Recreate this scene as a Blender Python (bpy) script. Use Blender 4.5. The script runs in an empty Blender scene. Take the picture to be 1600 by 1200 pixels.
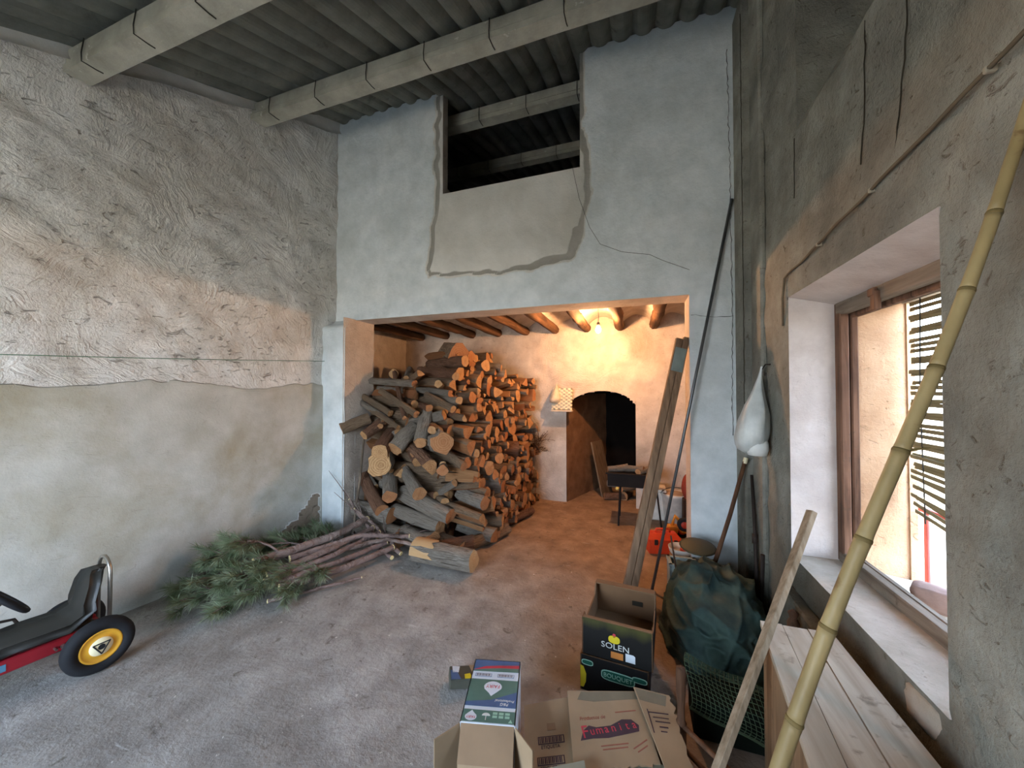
import bpy, bmesh, math, random
import numpy as np
from mathutils import Vector, Matrix, Quaternion, noise

random.seed(7)
SC = bpy.context.scene
COL = SC.collection
PI = math.pi

# ------------------------------------------------------------------ camera, world, sun, exposure
cam_d = bpy.data.cameras.new('camera')
cam = bpy.data.objects.new('camera', cam_d); COL.objects.link(cam)
cam.location = (0, 0, 1.55)
cam.rotation_euler = (math.radians(91.0), 0, math.radians(18.8))
cam_d.sensor_width = 36.0; cam_d.lens = 565.0 / 1600 * 36.0
cam_d.clip_start = 0.02; cam_d.clip_end = 200
SC.camera = cam
SC.view_settings.view_transform = 'Standard'
SC.view_settings.look = 'None'
SC.view_settings.gamma = 1.0
SC.view_settings.use_curve_mapping = False
SC.view_settings.exposure = 0.75
SC.cycles.use_denoising = True
SC.cycles.max_bounces = 7
SC.cycles.diffuse_bounces = 4
SC.cycles.use_adaptive_sampling = True
SC.cycles.adaptive_threshold = 0.06
SC.cycles.sample_clamp_indirect = 6.0

w = bpy.data.worlds.new('sky'); SC.world = w; w.use_nodes = True
wn = w.node_tree.nodes; wl = w.node_tree.links
bg = wn['Background']
tc = wn.new('ShaderNodeTexCoord'); sx = wn.new('ShaderNodeSeparateXYZ'); wr = wn.new('ShaderNodeValToRGB')
wl.new(tc.outputs['Generated'], sx.inputs[0]); wl.new(sx.outputs['Z'], wr.inputs[0])
wr.color_ramp.elements[0].position = 0.0; wr.color_ramp.elements[0].color = (0.74, 0.86, 1.0, 1)
wr.color_ramp.elements[1].position = 0.7; wr.color_ramp.elements[1].color = (0.42, 0.64, 1.0, 1)
wl.new(wr.outputs[0], bg.inputs['Color'])
bg.inputs['Strength'].default_value = 12.5

sun_d = bpy.data.lights.new('sun', 'SUN'); sun_d.energy = 30.0; sun_d.angle = math.radians(0.6); sun_d.color = (1.0, 0.93, 0.82)
sun = bpy.data.objects.new('sun', sun_d); COL.objects.link(sun)
sun.rotation_euler = Vector((0.55, -0.75, -1.15)).to_track_quat('-Z', 'Y').to_euler()

def portal(name, loc, rot, sx_, sy_):
    d = bpy.data.lights.new(name, 'AREA'); d.shape = 'RECTANGLE'; d.size = sx_; d.size_y = sy_
    d.cycles.is_portal = True
    o = bpy.data.objects.new(name, d); COL.objects.link(o); o.location = loc; o.rotation_euler = rot
portal('window_portal', (1.42, 1.84, 1.36), (0, math.radians(90), 0), 1.5, 1.2)
portal('door_portal', (-2.05, -1.66, 1.15), (math.radians(90), 0, 0), 1.9, 2.3)

# ------------------------------------------------------------------ helpers
def S(h, a=1.0):
    h = h.lstrip('#'); c = [int(h[i:i+2], 16) / 255 for i in (0, 2, 4)]
    return tuple((x / 12.92 if x <= 0.04045 else ((x + 0.055) / 1.055) ** 2.4) for x in c) + (a,)

class NT:
    def __init__(s, name, rough=0.9, spec=0.25, metal=0.0):
        s.m = bpy.data.materials.new(name); s.m.use_nodes = True
        s.n = s.m.node_tree.nodes; s.l = s.m.node_tree.links
        s.b = s.n['Principled BSDF']
        s.b.inputs['Roughness'].default_value = rough
        s.b.inputs['Specular IOR Level'].default_value = spec
        s.b.inputs['Metallic'].default_value = metal
        s.tc = s.n.new('ShaderNodeTexCoord')
    def co(s, kind='Object'): return s.tc.outputs[kind]
    def put(s, sock, v):
        if hasattr(v, 'is_output'): s.l.new(v, sock)
        else: sock.default_value = v
    def mapping(s, vec, scale=(1, 1, 1), rot=(0, 0, 0), loc=(0, 0, 0)):
        n = s.n.new('ShaderNodeMapping'); s.l.new(vec, n.inputs[0])
        n.inputs['Scale'].default_value = scale; n.inputs['Rotation'].default_value = rot; n.inputs['Location'].default_value = loc
        return n.outputs[0]
    def noise(s, vec, scale, detail=4, rough=0.55, dist=0.0, out='Fac'):
        n = s.n.new('ShaderNodeTexNoise'); s.l.new(vec, n.inputs['Vector'])
        n.inputs['Scale'].default_value = scale; n.inputs['Detail'].default_value = detail
        n.inputs['Roughness'].default_value = rough; n.inputs['Distortion'].default_value = dist
        return n.outputs[out]
    def voronoi(s, vec, scale, out='Distance', feature='F1'):
        n = s.n.new('ShaderNodeTexVoronoi'); n.feature = feature; s.l.new(vec, n.inputs['Vector']); n.inputs['Scale'].default_value = scale
        return n.outputs[out]
    def wave(s, vec, scale, dist=2.0, detail=2, typ='BANDS', dirn='X'):
        n = s.n.new('ShaderNodeTexWave'); n.wave_type = typ
        if typ == 'BANDS': n.bands_direction = dirn
        else: n.rings_direction = dirn
        s.l.new(vec, n.inputs['Vector']); n.inputs['Scale'].default_value = scale
        n.inputs['Distortion'].default_value = dist; n.inputs['Detail'].default_value = detail
        return n.outputs['Fac']
    def ramp(s, fac, stops):
        n = s.n.new('ShaderNodeValToRGB'); s.l.new(fac, n.inputs[0]); e = n.color_ramp.elements
        while len(e) < len(stops): e.new(0.5)
        for k, (p, c) in enumerate(stops):
            e[k].position = p; e[k].color = c if not isinstance(c, (int, float)) else (c, c, c, 1)
        return n.outputs[0]
    def mix(s, f, a, b, mode='MIX'):
        n = s.n.new('ShaderNodeMix'); n.data_type = 'RGBA'; n.blend_type = mode
        s.put(n.inputs[0], f); s.put(n.inputs[6], a); s.put(n.inputs[7], b)
        return n.outputs[2]
    def math(s, op, a, b=0.0):
        n = s.n.new('ShaderNodeMath'); n.operation = op; s.put(n.inputs[0], a); s.put(n.inputs[1], b)
        return n.outputs[0]
    def attr(s, name):
        n = s.n.new('ShaderNodeAttribute'); n.attribute_name = name; return n.outputs['Fac']
    def rnd(s):
        n = s.n.new('ShaderNodeObjectInfo'); return n.outputs['Random']
    def sep(s, vec):
        n = s.n.new('ShaderNodeSeparateXYZ'); s.l.new(vec, n.inputs[0]); return n.outputs
    def bump(s, h, strength=0.5, dist=0.01):
        n = s.n.new('ShaderNodeBump'); n.inputs['Strength'].default_value = strength; n.inputs['Distance'].default_value = dist
        s.l.new(h, n.inputs['Height']); s.l.new(n.outputs[0], s.b.inputs['Normal'])
    def color(s, v): s.put(s.b.inputs['Base Color'], v)
    def rough(s, v): s.put(s.b.inputs['Roughness'], v)

def flat(name, c, rough=0.85, spec=0.25, metal=0.0, var=0.12, scale=9.0, bump=0.0):
    m = NT(name, rough, spec, metal); v = m.co()
    n = m.noise(v, scale, 5)
    c = S(c); d = tuple(x * (1 - 2.2 * var) for x in c[:3]) + (1,); e = tuple(min(1, x * (1 + var)) for x in c[:3]) + (1,)
    m.color(m.ramp(n, [(0.25, d), (0.75, e)]))
    if bump: m.bump(m.noise(v, scale * 6, 5), bump, 0.004)
    return m.m

def mesh_obj(name, verts, faces, mat, parent=None, smooth=False, inv=None, mats=None, fmat=None):
    me = bpy.data.meshes.new(name); me.from_pydata([tuple(v) for v in verts], [], faces)
    for mm in (mats or [mat]): me.materials.append(mm)
    if fmat is not None: me.polygons.foreach_set('material_index', fmat)
    if smooth: me.polygons.foreach_set('use_smooth', [True] * len(me.polygons))
    me.update()
    o = bpy.data.objects.new(name, me); COL.objects.link(o)
    if parent is not None:
        o.parent = parent
        if inv is not None: o.matrix_parent_inverse = inv
    return o

def tag(o, label, cat=None, group=None, kind=None):
    o['label'] = label
    if cat: o['category'] = cat
    if group: o['group'] = group
    if kind: o['kind'] = kind
    return o

def empty(name, loc=(0, 0, 0), rz=0.0):
    o = bpy.data.objects.new(name, None); COL.objects.link(o); o.location = loc; o.rotation_euler = (0, 0, rz)
    o.empty_display_size = 0.1
    return o

def thing(name, label, cat, loc=(0, 0, 0), rz=0.0, group=None):
    return tag(empty(name, loc, rz), label, cat, group)

class MB:
    """collects shapes into one mesh"""
    def __init__(s): s.v = []; s.f = []; s.fm = []; s.mi = 0
    def add(s, vs, fs):
        o = len(s.v); s.v += [Vector(v) for v in vs]; s.f += [tuple(i + o for i in f) for f in fs]; s.fm += [s.mi] * len(fs)
        return s
    def box(s, lo, hi, M=None, bevel=0.0):
        bm = bmesh.new(); bmesh.ops.create_cube(bm, size=1.0)
        lo = Vector(lo); hi = Vector(hi); c = (lo + hi) / 2; d = hi - lo
        for v in bm.verts: v.co = Vector((v.co.x * d.x + c.x, v.co.y * d.y + c.y, v.co.z * d.z + c.z))
        if bevel: bmesh.ops.bevel(bm, geom=bm.edges[:], offset=bevel, segments=1, affect='EDGES')
        bm.verts.index_update()
        vs = [(M @ v.co) if M else v.co.copy() for v in bm.verts]
        s.add(vs, [[v.index for v in f.verts] for f in bm.faces]); bm.free(); return s
    def tube(s, pts, rad, segs=8, caps=True):
        pts = [Vector(p) for p in pts]; n = len(pts)
        rad = [rad] * n if isinstance(rad, (int, float)) else rad
        vs = []; fs = []; up = None
        for i, p in enumerate(pts):
            t = (pts[min(i + 1, n - 1)] - pts[max(i - 1, 0)]).normalized()
            if up is None:
                up = Vector((0, 0, 1)) if abs(t.z) < 0.9 else Vector((1, 0, 0))
            a = (up - t * up.dot(t)).normalized(); b = t.cross(a); up = a
            for k in range(segs):
                an = 2 * PI * k / segs; vs.append(p + (a * math.cos(an) + b * math.sin(an)) * rad[i])
        for i in range(n - 1):
            for k in range(segs):
                k2 = (k + 1) % segs
                fs.append((i * segs + k, i * segs + k2, (i + 1) * segs + k2, (i + 1) * segs + k))
        if caps:
            fs.append(tuple(range(segs - 1, -1, -1))); fs.append(tuple((n - 1) * segs + k for k in range(segs)))
        return s.add(vs, fs)
    def lathe(s, prof, segs=24, M=None):
        """prof: (radius, height) list about local Z"""
        vs = []; fs = []; n = len(prof)
        for r, h in prof:
            for k in range(segs):
                an = 2 * PI * k / segs; p = Vector((r * math.cos(an), r * math.sin(an), h)); vs.append(M @ p if M else p)
        for i in range(n - 1):
            for k in range(segs):
                k2 = (k + 1) % segs; fs.append((i * segs + k, i * segs + k2, (i + 1) * segs + k2, (i + 1) * segs + k))
        return s.add(vs, fs)
    def prism(s, poly, h, M=None):
        """2-D outline in XY extruded by h in Z"""
        n = len(poly); vs = [Vector((x, y, 0)) for x, y in poly] + [Vector((x, y, h)) for x, y in poly]
        if M: vs = [M @ v for v in vs]
        fs = [tuple(range(n - 1, -1, -1)), tuple(range(n, 2 * n))] + [(k, (k + 1) % n, n + (k + 1) % n, n + k) for k in range(n)]
        return s.add(vs, fs)
    def build(s, name, mat, parent=None, smooth=False, inv=None, mats=None):
        return mesh_obj(name, s.v, s.f, mat, parent, smooth, inv, mats, s.fm if mats else None)

def frame_M(o, xdir, ydir):
    """4x4 with origin o, X along xdir, Z = xdir x ydir"""
    x = Vector(xdir).normalized(); z = x.cross(Vector(ydir)).normalized(); y = z.cross(x)
    return Matrix(((x.x, y.x, z.x, o[0]), (x.y, y.y, z.y, o[1]), (x.z, y.z, z.z, o[2]), (0, 0, 0, 1)))

def text_part(txt, size, M, mat, parent, name='lettering', inv=None, align='CENTER', sx=1.0, depth=0.0004, shear=0.0):
    cu = bpy.data.curves.new(name, 'FONT'); cu.body = txt; cu.size = size; cu.align_x = align; cu.align_y = 'CENTER'
    cu.extrude = depth; cu.shear = shear; cu.resolution_u = 3
    tmp = bpy.data.objects.new('tmp_text', cu); COL.objects.link(tmp)
    dg = bpy.context.evaluated_depsgraph_get(); me = bpy.data.meshes.new_from_object(tmp.evaluated_get(dg))
    bpy.data.objects.remove(tmp)
    me.name = name; me.transform(M @ Matrix.Diagonal((sx, 1, 1, 1))); me.materials.clear(); me.materials.append(mat)
    o = bpy.data.objects.new(name, me); COL.objects.link(o)
    if parent: o.parent = parent
    if inv is not None: o.matrix_parent_inverse = inv
    return o

def fr(x, y, z, o=4, h=0.9): return noise.fractal(Vector((x, y, z)), h, 2.0, o)
def sm(a, b, x):
    t = max(0.0, min(1.0, (x - a) / (b - a))); return t * t * (3 - 2 * t)
def in_poly(x, y, P):
    r = False; j = len(P) - 1
    for i in range(len(P)):
        if (P[i][1] > y) != (P[j][1] > y) and x < (P[j][0] - P[i][0]) * (y - P[i][1]) / (P[j][1] - P[i][1]) + P[i][0]: r = not r
        j = i
    return r
def axis(a, b, step, *marks):
    m = sorted(set([a, b] + [x for x in marks if a < x < b])); out = [a]
    for p, q in zip(m, m[1:]):
        n = max(1, round((q - p) / step)); out += [p + (q - p) * k / n for k in range(1, n + 1)]
    return out

def grid_wall(name, o, u, v, us, vs, disp, mat, keep=None, attr=None, parent=None, vmax=None):
    """a relief surface: o + u*U + v*V, pushed along u x v"""
    o = Vector(o); u = Vector(u); v = Vector(v); n = u.cross(v).normalized()
    V = []; A = []; F = []; nu = len(us)
    for b in vs:
        for a in us:
            bb = min(b, vmax(a)) if vmax else b
            V.append(o + u * a + v * bb + n * disp(a, bb))
            if attr: A.append(attr(a, bb))
    for j in range(len(vs) - 1):
        for i in range(nu - 1):
            if keep and not keep((us[i] + us[i + 1]) / 2, (vs[j] + vs[j + 1]) / 2): continue
            if vmax and vs[j] >= vmax((us[i] + us[i + 1]) / 2): continue
            F.append((j * nu + i, j * nu + i + 1, (j + 1) * nu + i + 1, (j + 1) * nu + i))
    ob = mesh_obj(name, V, F, mat, parent, True)
    if attr:
        at = ob.data.attributes.new('patch', 'FLOAT', 'POINT'); at.data.foreach_set('value', A)
    return ob

# ------------------------------------------------------------------ materials of the shell
def plaster(name, light, mid, dirt, pit=0.35, stroke=0.5, fine=0.5, dscale=1.1, dirt_amt=(0.45, 0.75), low=None):
    m = NT(name, 0.95, 0.12); v = m.co()
    big = m.noise(v, dscale, 6, 0.6, 0.4)
    med = m.noise(v, 6.0, 6, 0.6)
    col = m.mix(m.ramp(med, [(0.3, 0.0), (0.7, 1.0)]), S(mid), S(light))
    col = m.mix(m.ramp(big, [(dirt_amt[0], 0.0), (dirt_amt[1], 0.85)]), col, S(dirt))
    # trowel strokes: each patch has its own direction
    wv = m.n.new('ShaderNodeVectorMath'); wv.operation = 'ADD'
    nz = m.noise(v, 3.0, 3, 0.5, 0, 'Color'); m.l.new(v, wv.inputs[0]); m.l.new(m.mapping(nz, (0.25, 0.25, 0.25)), wv.inputs[1])
    cell = m.voronoi(wv.outputs[0], 3.2, 'Color')
    ang = m.math('MULTIPLY', m.sep(cell)[0], 4.0)
    vr = m.n.new('ShaderNodeVectorRotate'); vr.rotation_type = 'EULER_XYZ'
    cx = m.n.new('ShaderNodeCombineXYZ')
    for k in range(3): m.l.new(ang, cx.inputs[k])
    m.l.new(wv.outputs[0], vr.inputs['Vector']); m.l.new(cx.outputs[0], vr.inputs['Rotation'])
    st = m.noise(m.mapping(vr.outputs[0], (5, 5, 60)), 1.0, 3, 0.6)
    fn = m.noise(v, 55.0, 6, 0.65)
    pits = m.ramp(m.noise(m.mapping(v, (1, 1, 1.4)), 20.0, 4, 0.6, 1.2), [(0.62, 0.0), (0.72, 1.0)])
    col = m.mix(m.math('MULTIPLY', pits, pit), col, S('5a4c3c'))
    if low:  # darker tone towards the ground, edge broken up by noise
        h = m.math('ADD', m.sep(v)[2], m.math('MULTIPLY', big, -0.9))
        col = m.mix(m.ramp(h, [(0.0, 0.75), (0.45, 0.0)]), col, S(low))
    m.color(col)
    h = m.math('ADD', m.math('MULTIPLY', st, stroke), m.math('MULTIPLY', fn, fine))
    h = m.math('ADD', h, m.math('MULTIPLY', pits, -0.5 * pit))
    m.bump(h, 0.9, 0.018)
    return m.m

M_LEFT = NT('left_wall_plaster', 0.95, 0.12)
def build_left():
    m = M_LEFT; v = m.co()
    rough = m.attr('patch')      # 1 = coarse render, 0 = smooth dado, 2 = fallen plaster
    isr = m.ramp(rough, [(0.25, 0.0), (0.4, 1.0)])
    isf = m.ramp(m.math('MULTIPLY', rough, 0.5), [(0.6, 0), (0.68, 1)])
    big = m.noise(v, 0.9, 6, 0.6, 0.5); med = m.noise(v, 5.0, 6, 0.62)
    up = m.mix(m.ramp(med, [(0.3, 0), (0.7, 1)]), S('c4c2bb'), S('e8e6e1'))
    up = m.mix(m.ramp(big, [(0.45, 0), (0.72, 0.7)]), up, S('b0a89a'))
    lo = m.mix(m.ramp(med, [(0.3, 0), (0.75, 1)]), S('aaa89d'), S('c2c0b7'))
    lo = m.mix(m.ramp(m.noise(v, 1.7, 5, 0.6, 0.3), [(0.46, 0), (0.74, 0.85)]), lo, S('958b70'))
    col = m.mix(isr, lo, up)
    col = m.mix(isf, col, m.mix(med, S('7d6f60'), S('9a8a78')))
    wv = m.n.new('ShaderNodeVectorMath'); wv.operation = 'ADD'
    nz = m.noise(v, 5.0, 2, 0.5, 0, 'Color'); m.l.new(v, wv.inputs[0]); m.l.new(m.mapping(nz, (0.10, 0.10, 0.10)), wv.inputs[1])
    cell = m.voronoi(wv.outputs[0], 3.6, 'Color')
    vr = m.n.new('ShaderNodeVectorRotate'); vr.rotation_type = 'X_AXIS'
    m.l.new(wv.outputs[0], vr.inputs['Vector']); m.l.new(m.math('MULTIPLY', m.sep(cell)[0], 3.14), vr.inputs['Angle'])
    st = m.math('MULTIPLY', m.noise(m.mapping(vr.outputs[0], (1, 6, 40)), 1.0, 3, 0.6, 0.2), m.ramp(m.noise(v, 3.0, 3), [(0.35, 0.25), (0.6, 1.0)]))
    pits = m.ramp(m.noise(m.mapping(v, (1, 1, 2.0), (0.35, 0, 0)), 9.0, 5, 0.65, 1.6), [(0.60, 0), (0.70, 1)])
    pf = m.math('MULTIPLY', pits, m.math('ADD', m.math('MULTIPLY', isr, 0.42), 0.05))
    col = m.mix(pf, col, S('5d4a36'))
    m.color(col)
    h = m.math('MULTIPLY', st, m.math('ADD', m.math('MULTIPLY', isr, 0.75), 0.04))
    h = m.math('ADD', h, m.math('MULTIPLY', m.noise(v, 60, 5, 0.6), m.math('ADD', m.math('MULTIPLY', isr, 0.28), 0.10)))
    h = m.math('ADD', h, m.math('MULTIPLY', pf, -1.0))
    m.bump(h, 1.0, 0.024)
build_left(); M_LEFT = M_LEFT.m

M_BACK = NT('limewashed_wall', 0.95, 0.12)
def build_back():
    m = M_BACK; v = m.co(); p = m.attr('patch')
    med = m.noise(v, 7, 6, 0.6); big = m.noise(v, 1.3, 6, 0.6, 0.3)
    col = m.mix(m.ramp(med, [(0.3, 0), (0.7, 1)]), S('c4cccd'), S('dde2e3'))
    col = m.mix(m.ramp(big, [(0.45, 0), (0.75, 0.6)]), col, S('a4aaa6'))
    pat = m.mix(m.ramp(big, [(0.35, 0), (0.65, 1)]), S('d8d6cf'), S('b6b4ab'))
    col = m.mix(m.ramp(p, [(0.15, 0), (0.3, 1)]), col, pat)
    col = m.mix(m.ramp(p, [(0.6, 0), (0.75, 1)]), col, m.mix(med, S('86837a'), S('a3a097')))
    m.color(col)
    h = m.math('ADD', m.math('MULTIPLY', m.noise(v, 38, 6, 0.65), 0.5), m.math('MULTIPLY', big, 0.3))
    m.bump(h, 0.8, 0.012)
build_back(); M_BACK = M_BACK.m
M_RIGHT = plaster('rough_right_wall', 'a8a79b', '868479', '696860', 0.6, 0.06, 0.8, 1.4, (0.42, 0.7), low='4a4638')
M_RECESS = plaster('recess_plaster_shaded', '8d8b80', '6f6d63', '565449', 0.6, 0.06, 0.8, 1.8, (0.42, 0.7))  # wall plaster in darker tones: the recess shade is put into its colour
M_REVEAL = plaster('window_reveal_plaster', 'cfc6c0', 'b9aea7', 'a0948b', 0.08, 0.08, 0.25, 1.8, (0.55, 0.8))
M_OUTER = plaster('outer_reveal_plaster', 'c9a685', 'b48f6f', '967255', 0.3, 0.1, 0.35, 2.2, (0.55, 0.8))
M_SILL = plaster('sill_plaster', 'c9beae', 'a89c8a', '857a68', 0.3, 0.15, 0.5, 3.0, (0.5, 0.75))
M_FAR = plaster('back_room_plaster', 'd8cec2', 'bfb3a6', '9a8c7c', 0.35, 0.55, 0.5, 1.3, (0.5, 0.75))
M_NICHE = plaster('clay_niche_wall', '8f6d50', '75553c', '54402f', 0.3, 0.2, 0.6, 2.5)
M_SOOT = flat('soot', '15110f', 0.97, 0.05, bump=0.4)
M_DARK = flat('crack_dark', '38342c', 0.95, 0.05)
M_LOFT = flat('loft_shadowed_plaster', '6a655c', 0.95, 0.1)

# floor
mf = NT('earthy_concrete_floor', 0.92, 0.18)
v = mf.co(); sp = mf.sep(v)
big = mf.noise(v, 0.8, 7, 0.62, 0.5); med = mf.noise(v, 4.5, 7, 0.65, 0.2); fin = mf.noise(v, 40, 5, 0.7)
grey = mf.mix(mf.ramp(med, [(0.3, 0), (0.72, 1)]), S('837e78'), S('b5b1aa'))
grey = mf.mix(mf.ramp(big, [(0.48, 0), (0.7, 0.75)]), grey, S('776d62'))
earth = mf.mix(mf.ramp(med, [(0.3, 0), (0.7, 1)]), S('7a5f47'), S('a98a6c'))
front = mf.math('ADD', mf.math('MULTIPLY', sp[1], 0.5), mf.math('ADD', mf.math('MULTIPLY', sp[0], 0.55), mf.math('MULTIPLY', big, 0.9)))
col = mf.mix(mf.ramp(mf.math('MULTIPLY', front, 0.4), [(0.36, 0), (0.72, 0.9)]), grey, earth)
spots = mf.ramp(mf.noise(v, 13, 5, 0.6, 0.8), [(0.61, 0), (0.70, 0.6)])
col = mf.mix(spots, col, S('51463a'))
scr = mf.ramp(mf.noise(mf.mapping(v, (3.0, 20, 1), (0, 0, 0.65)), 1.6, 5, 0.6, 0.5), [(0.66, 0), (0.72, 0.45)])
col = mf.mix(scr, col, S('cfccc6'))
chips = mf.ramp(mf.noise(v, 30, 4, 0.6), [(0.69, 0), (0.73, 0.8)])
col = mf.mix(chips, col, S('d8d3c8'))
mf.color(col); mf.bump(mf.math('ADD', mf.math('MULTIPLY', med, 0.8), mf.math('MULTIPLY', fin, 0.45)), 0.9, 0.016)
M_FLOOR = mf.m

mr = NT('fibre_cement', 0.95, 0.1); v = mr.co()
c = mr.ramp(mr.noise(v, 2.2, 6, 0.65), [(0.3, S('64655c')), (0.7, S('8f9086'))])
c = mr.mix(mr.ramp(mr.noise(v, 9, 5, 0.6), [(0.6, 0), (0.75, 0.6)]), c, S('4c4b44')); mr.color(c); mr.bump(mr.noise(v, 90, 4), 0.4, 0.003)
M_ROOF = mr.m
mb_ = NT('precast_concrete', 0.93, 0.15); v = mb_.co()
c = mb_.ramp(mb_.noise(v, 5, 6, 0.6), [(0.3, S('8f8d80')), (0.7, S('b5b2a4'))])
c = mb_.mix(mb_.ramp(mb_.noise(v, 14, 5), [(0.66, 0), (0.72, 0.6)]), c, S('e0ddd2')); mb_.color(c); mb_.bump(mb_.noise(v, 60, 5), 0.5, 0.004)
M_BEAM = mb_.m

def wood(name, light, dark, axis_='X', scale=1.0, rough=0.8, bump=0.4, knots=True):
    m = NT(name, rough, 0.25); v = m.co()
    sc = {'X': (2, 26, 26), 'Y': (26, 2, 26), 'Z': (26, 26, 2)}[axis_]
    g = m.noise(m.mapping(v, tuple(x * scale for x in sc)), 1.0, 5, 0.6, 0.6)
    b = m.noise(v, 4 * scale, 4)
    c = m.ramp(g, [(0.3, S(dark)), (0.7, S(light))])
    c = m.mix(m.ramp(b, [(0.5, 0), (0.8, 0.6)]), c, S(dark))
    c = m.mix(m.ramp(m.noise(v, 17, 5, 0.6, 0.6), [(0.62, 0), (0.72, 0.55)]), c, S('4a3f33'))
    m.color(c); m.bump(g, bump, 0.004)
    return m.m
M_OLDWOOD = wood('weathered_frame_wood', '8a6650', '3d2a1f', 'Z')
M_OLDWOODY = wood('weathered_rail_wood', '8f8374', '5a4c3e', 'Y')
M_PLANK = wood('grey_brown_board', '8d735c', '5d4836', 'Z')
M_CHEST = wood('pale_chest_board', 'b9ab97', '948570', 'Y', 0.8)
M_CHESTSIDE = wood('brown_chest_side', '96795a', '604a34', 'Z', 0.7)
M_JOIST = wood('rough_joist', '7d5b40', '2e1e14', 'Y', 0.7, 0.9, 0.9)
M_DARKWOOD = wood('dark_handle_wood', '6b4a33', '3a271b', 'Z')
M_METALDARK = flat('rusty_iron', '3a302a', 0.75, 0.4, 0.5)
M_WIRE = flat('tie_wire', '3f3c36', 0.6, 0.4, 0.5)

# ------------------------------------------------------------------ setting
def roof_z(y): return 4.54 + 0.405 * (y - 3.22) if y < 3.3 else 4.57 + 0.30 * (y - 3.3)

# floor
fx = axis(-5.2, 2.6, 0.06); fy = axis(-3.0, 6.6, 0.06)
fl = grid_wall('floor', (0, 0, 0), (1, 0, 0), (0, 1, 0), fx, fy,
               lambda a, b: 0.006 * fr(a * 1.6, b * 1.6, 3.1) + 0.003 * fr(a * 9, b * 9, 1.0, 3) - 0.004, M_FLOOR)
tag(fl, 'worn grey and earthy concrete floor with stains and chips', kind='structure')
gd = MB(); gd.add([(2.6, -40, -0.02), (60, -40, -0.02), (60, 40, -0.02), (2.6, 40, -0.02)], [(0, 1, 2, 3)])
gd.add([(-60, -40, -0.02), (2.6, -40, -0.02), (2.6, -3.0, -0.02), (-60, -3.0, -0.02)], [(0, 1, 2, 3)])
tag(gd.build('ground', flat('sandy_yard', 'b5a48c', 0.95, 0.1)), 'pale sandy ground of the yard outside', kind='structure')

# left wall, slightly skewed
LD = Vector((0.277, 2.136, 0)).normalized()
L0 = Vector((-3.18, 3.22, 0))
FALL = [(-0.52, -0.1), (-0.62, 0.17), (-0.50, 0.24), (-0.42, 0.27), (-0.36, 0.36), (-0.28, 0.47), (-0.20, 0.45), (-0.21, 0.33), (-0.19, 0.2), (-0.2, -0.1)]
def left_edge(a): return 1.60 + 0.07 * noise.noise(Vector((a * 1.7, 0, 5))) + 0.03 * noise.noise(Vector((a * 9, 2, 5)))
def fallen(a, b):
    if b > 0.7 or a < -0.8: return 0.0
    x = a + 0.03 * noise.noise(Vector((a * 18, b * 18, 0))); y = b + 0.03 * noise.noise(Vector((a * 18, b * 18, 9)))
    best = min(math.hypot(x - (p[0] + t * (q[0] - p[0])), y - (p[1] + t * (q[1] - p[1]))) for p, q in zip(FALL, FALL[1:]) for t in (0, .2, .4, .6, .8, 1))
    return sm(-0.012, 0.014, best if in_poly(x, y, FALL) else -best)
def left_disp(a, b):
    r = sm(-0.02, 0.03, b - left_edge(a))
    d = 0.010 * fr(a * 0.7, b * 0.7, 8.0, 3)
    d += r * (0.014 + 0.016 * fr(a * 3.0 + 0.6 * b, b * 4.2, 2.0, 5, 0.7))
    d += (1 - r) * 0.004 * fr(a * 4, b * 4, 4.0, 3)
    d -= 0.006 * fallen(a, b)
    return d
def left_attr(a, b):
    fa = fallen(a, b)
    if fa > 0: return 2.0 * fa
    return sm(-0.02, 0.03, b - left_edge(a))
wl_ = grid_wall('wall_left', L0, -LD, (0, 0, 1), axis(-0.3, 1.6, 0.024) + axis(1.6, 4.9, 0.03)[1:], axis(-0.06, 4.7, 0.024),
                lambda a, b: left_disp(-a, b), M_LEFT, attr=lambda a, b: left_attr(-a, b), vmax=lambda a: roof_z(3.22 - a * LD.y) + 0.09)
# outward normal check: (-LD) x Z points into the room
tag(wl_, 'long side wall with coarse trowelled plaster above a smooth grimy dado', kind='structure')
# white mortar fillets under the eaves where the beams enter the wall
# back wall with the wide opening and the loft hole
OX0, OX1, OZ = -2.92, 0.418, 2.325
HX0, HX1, HZ = -1.84, -0.455, 3.545
PATCH = [(-1.93, 4.6), (-1.93, 3.5), (-1.98, 3.1), (-2.03, 2.80), (-2.0, 2.71), (-1.6, 2.69), (-1.2, 2.66), (-0.8, 2.69), (-0.55, 2.72), (-0.45, 2.85), (-0.40, 3.1), (-0.36, 3.3), (-0.37, 3.55), (-0.42, 3.9), (-0.42, 4.6)]
def pdist(x, z, P=None):
    P = P or PATCH; best = 9
    for i in range(len(P) - 1):
        ax_, az = P[i]; bx, bz = P[i + 1]; dx, dz = bx - ax_, bz - az
        t = max(0, min(1, ((x - ax_) * dx + (z - az) * dz) / (dx * dx + dz * dz)))
        best = min(best, math.hypot(x - ax_ - t * dx, z - az - t * dz))
    return best
def wob(x, z): return (x + 0.035 * noise.noise(Vector((x * 7, z * 7, 1))), z + 0.035 * noise.noise(Vector((x * 7, z * 7, 7))))
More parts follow.
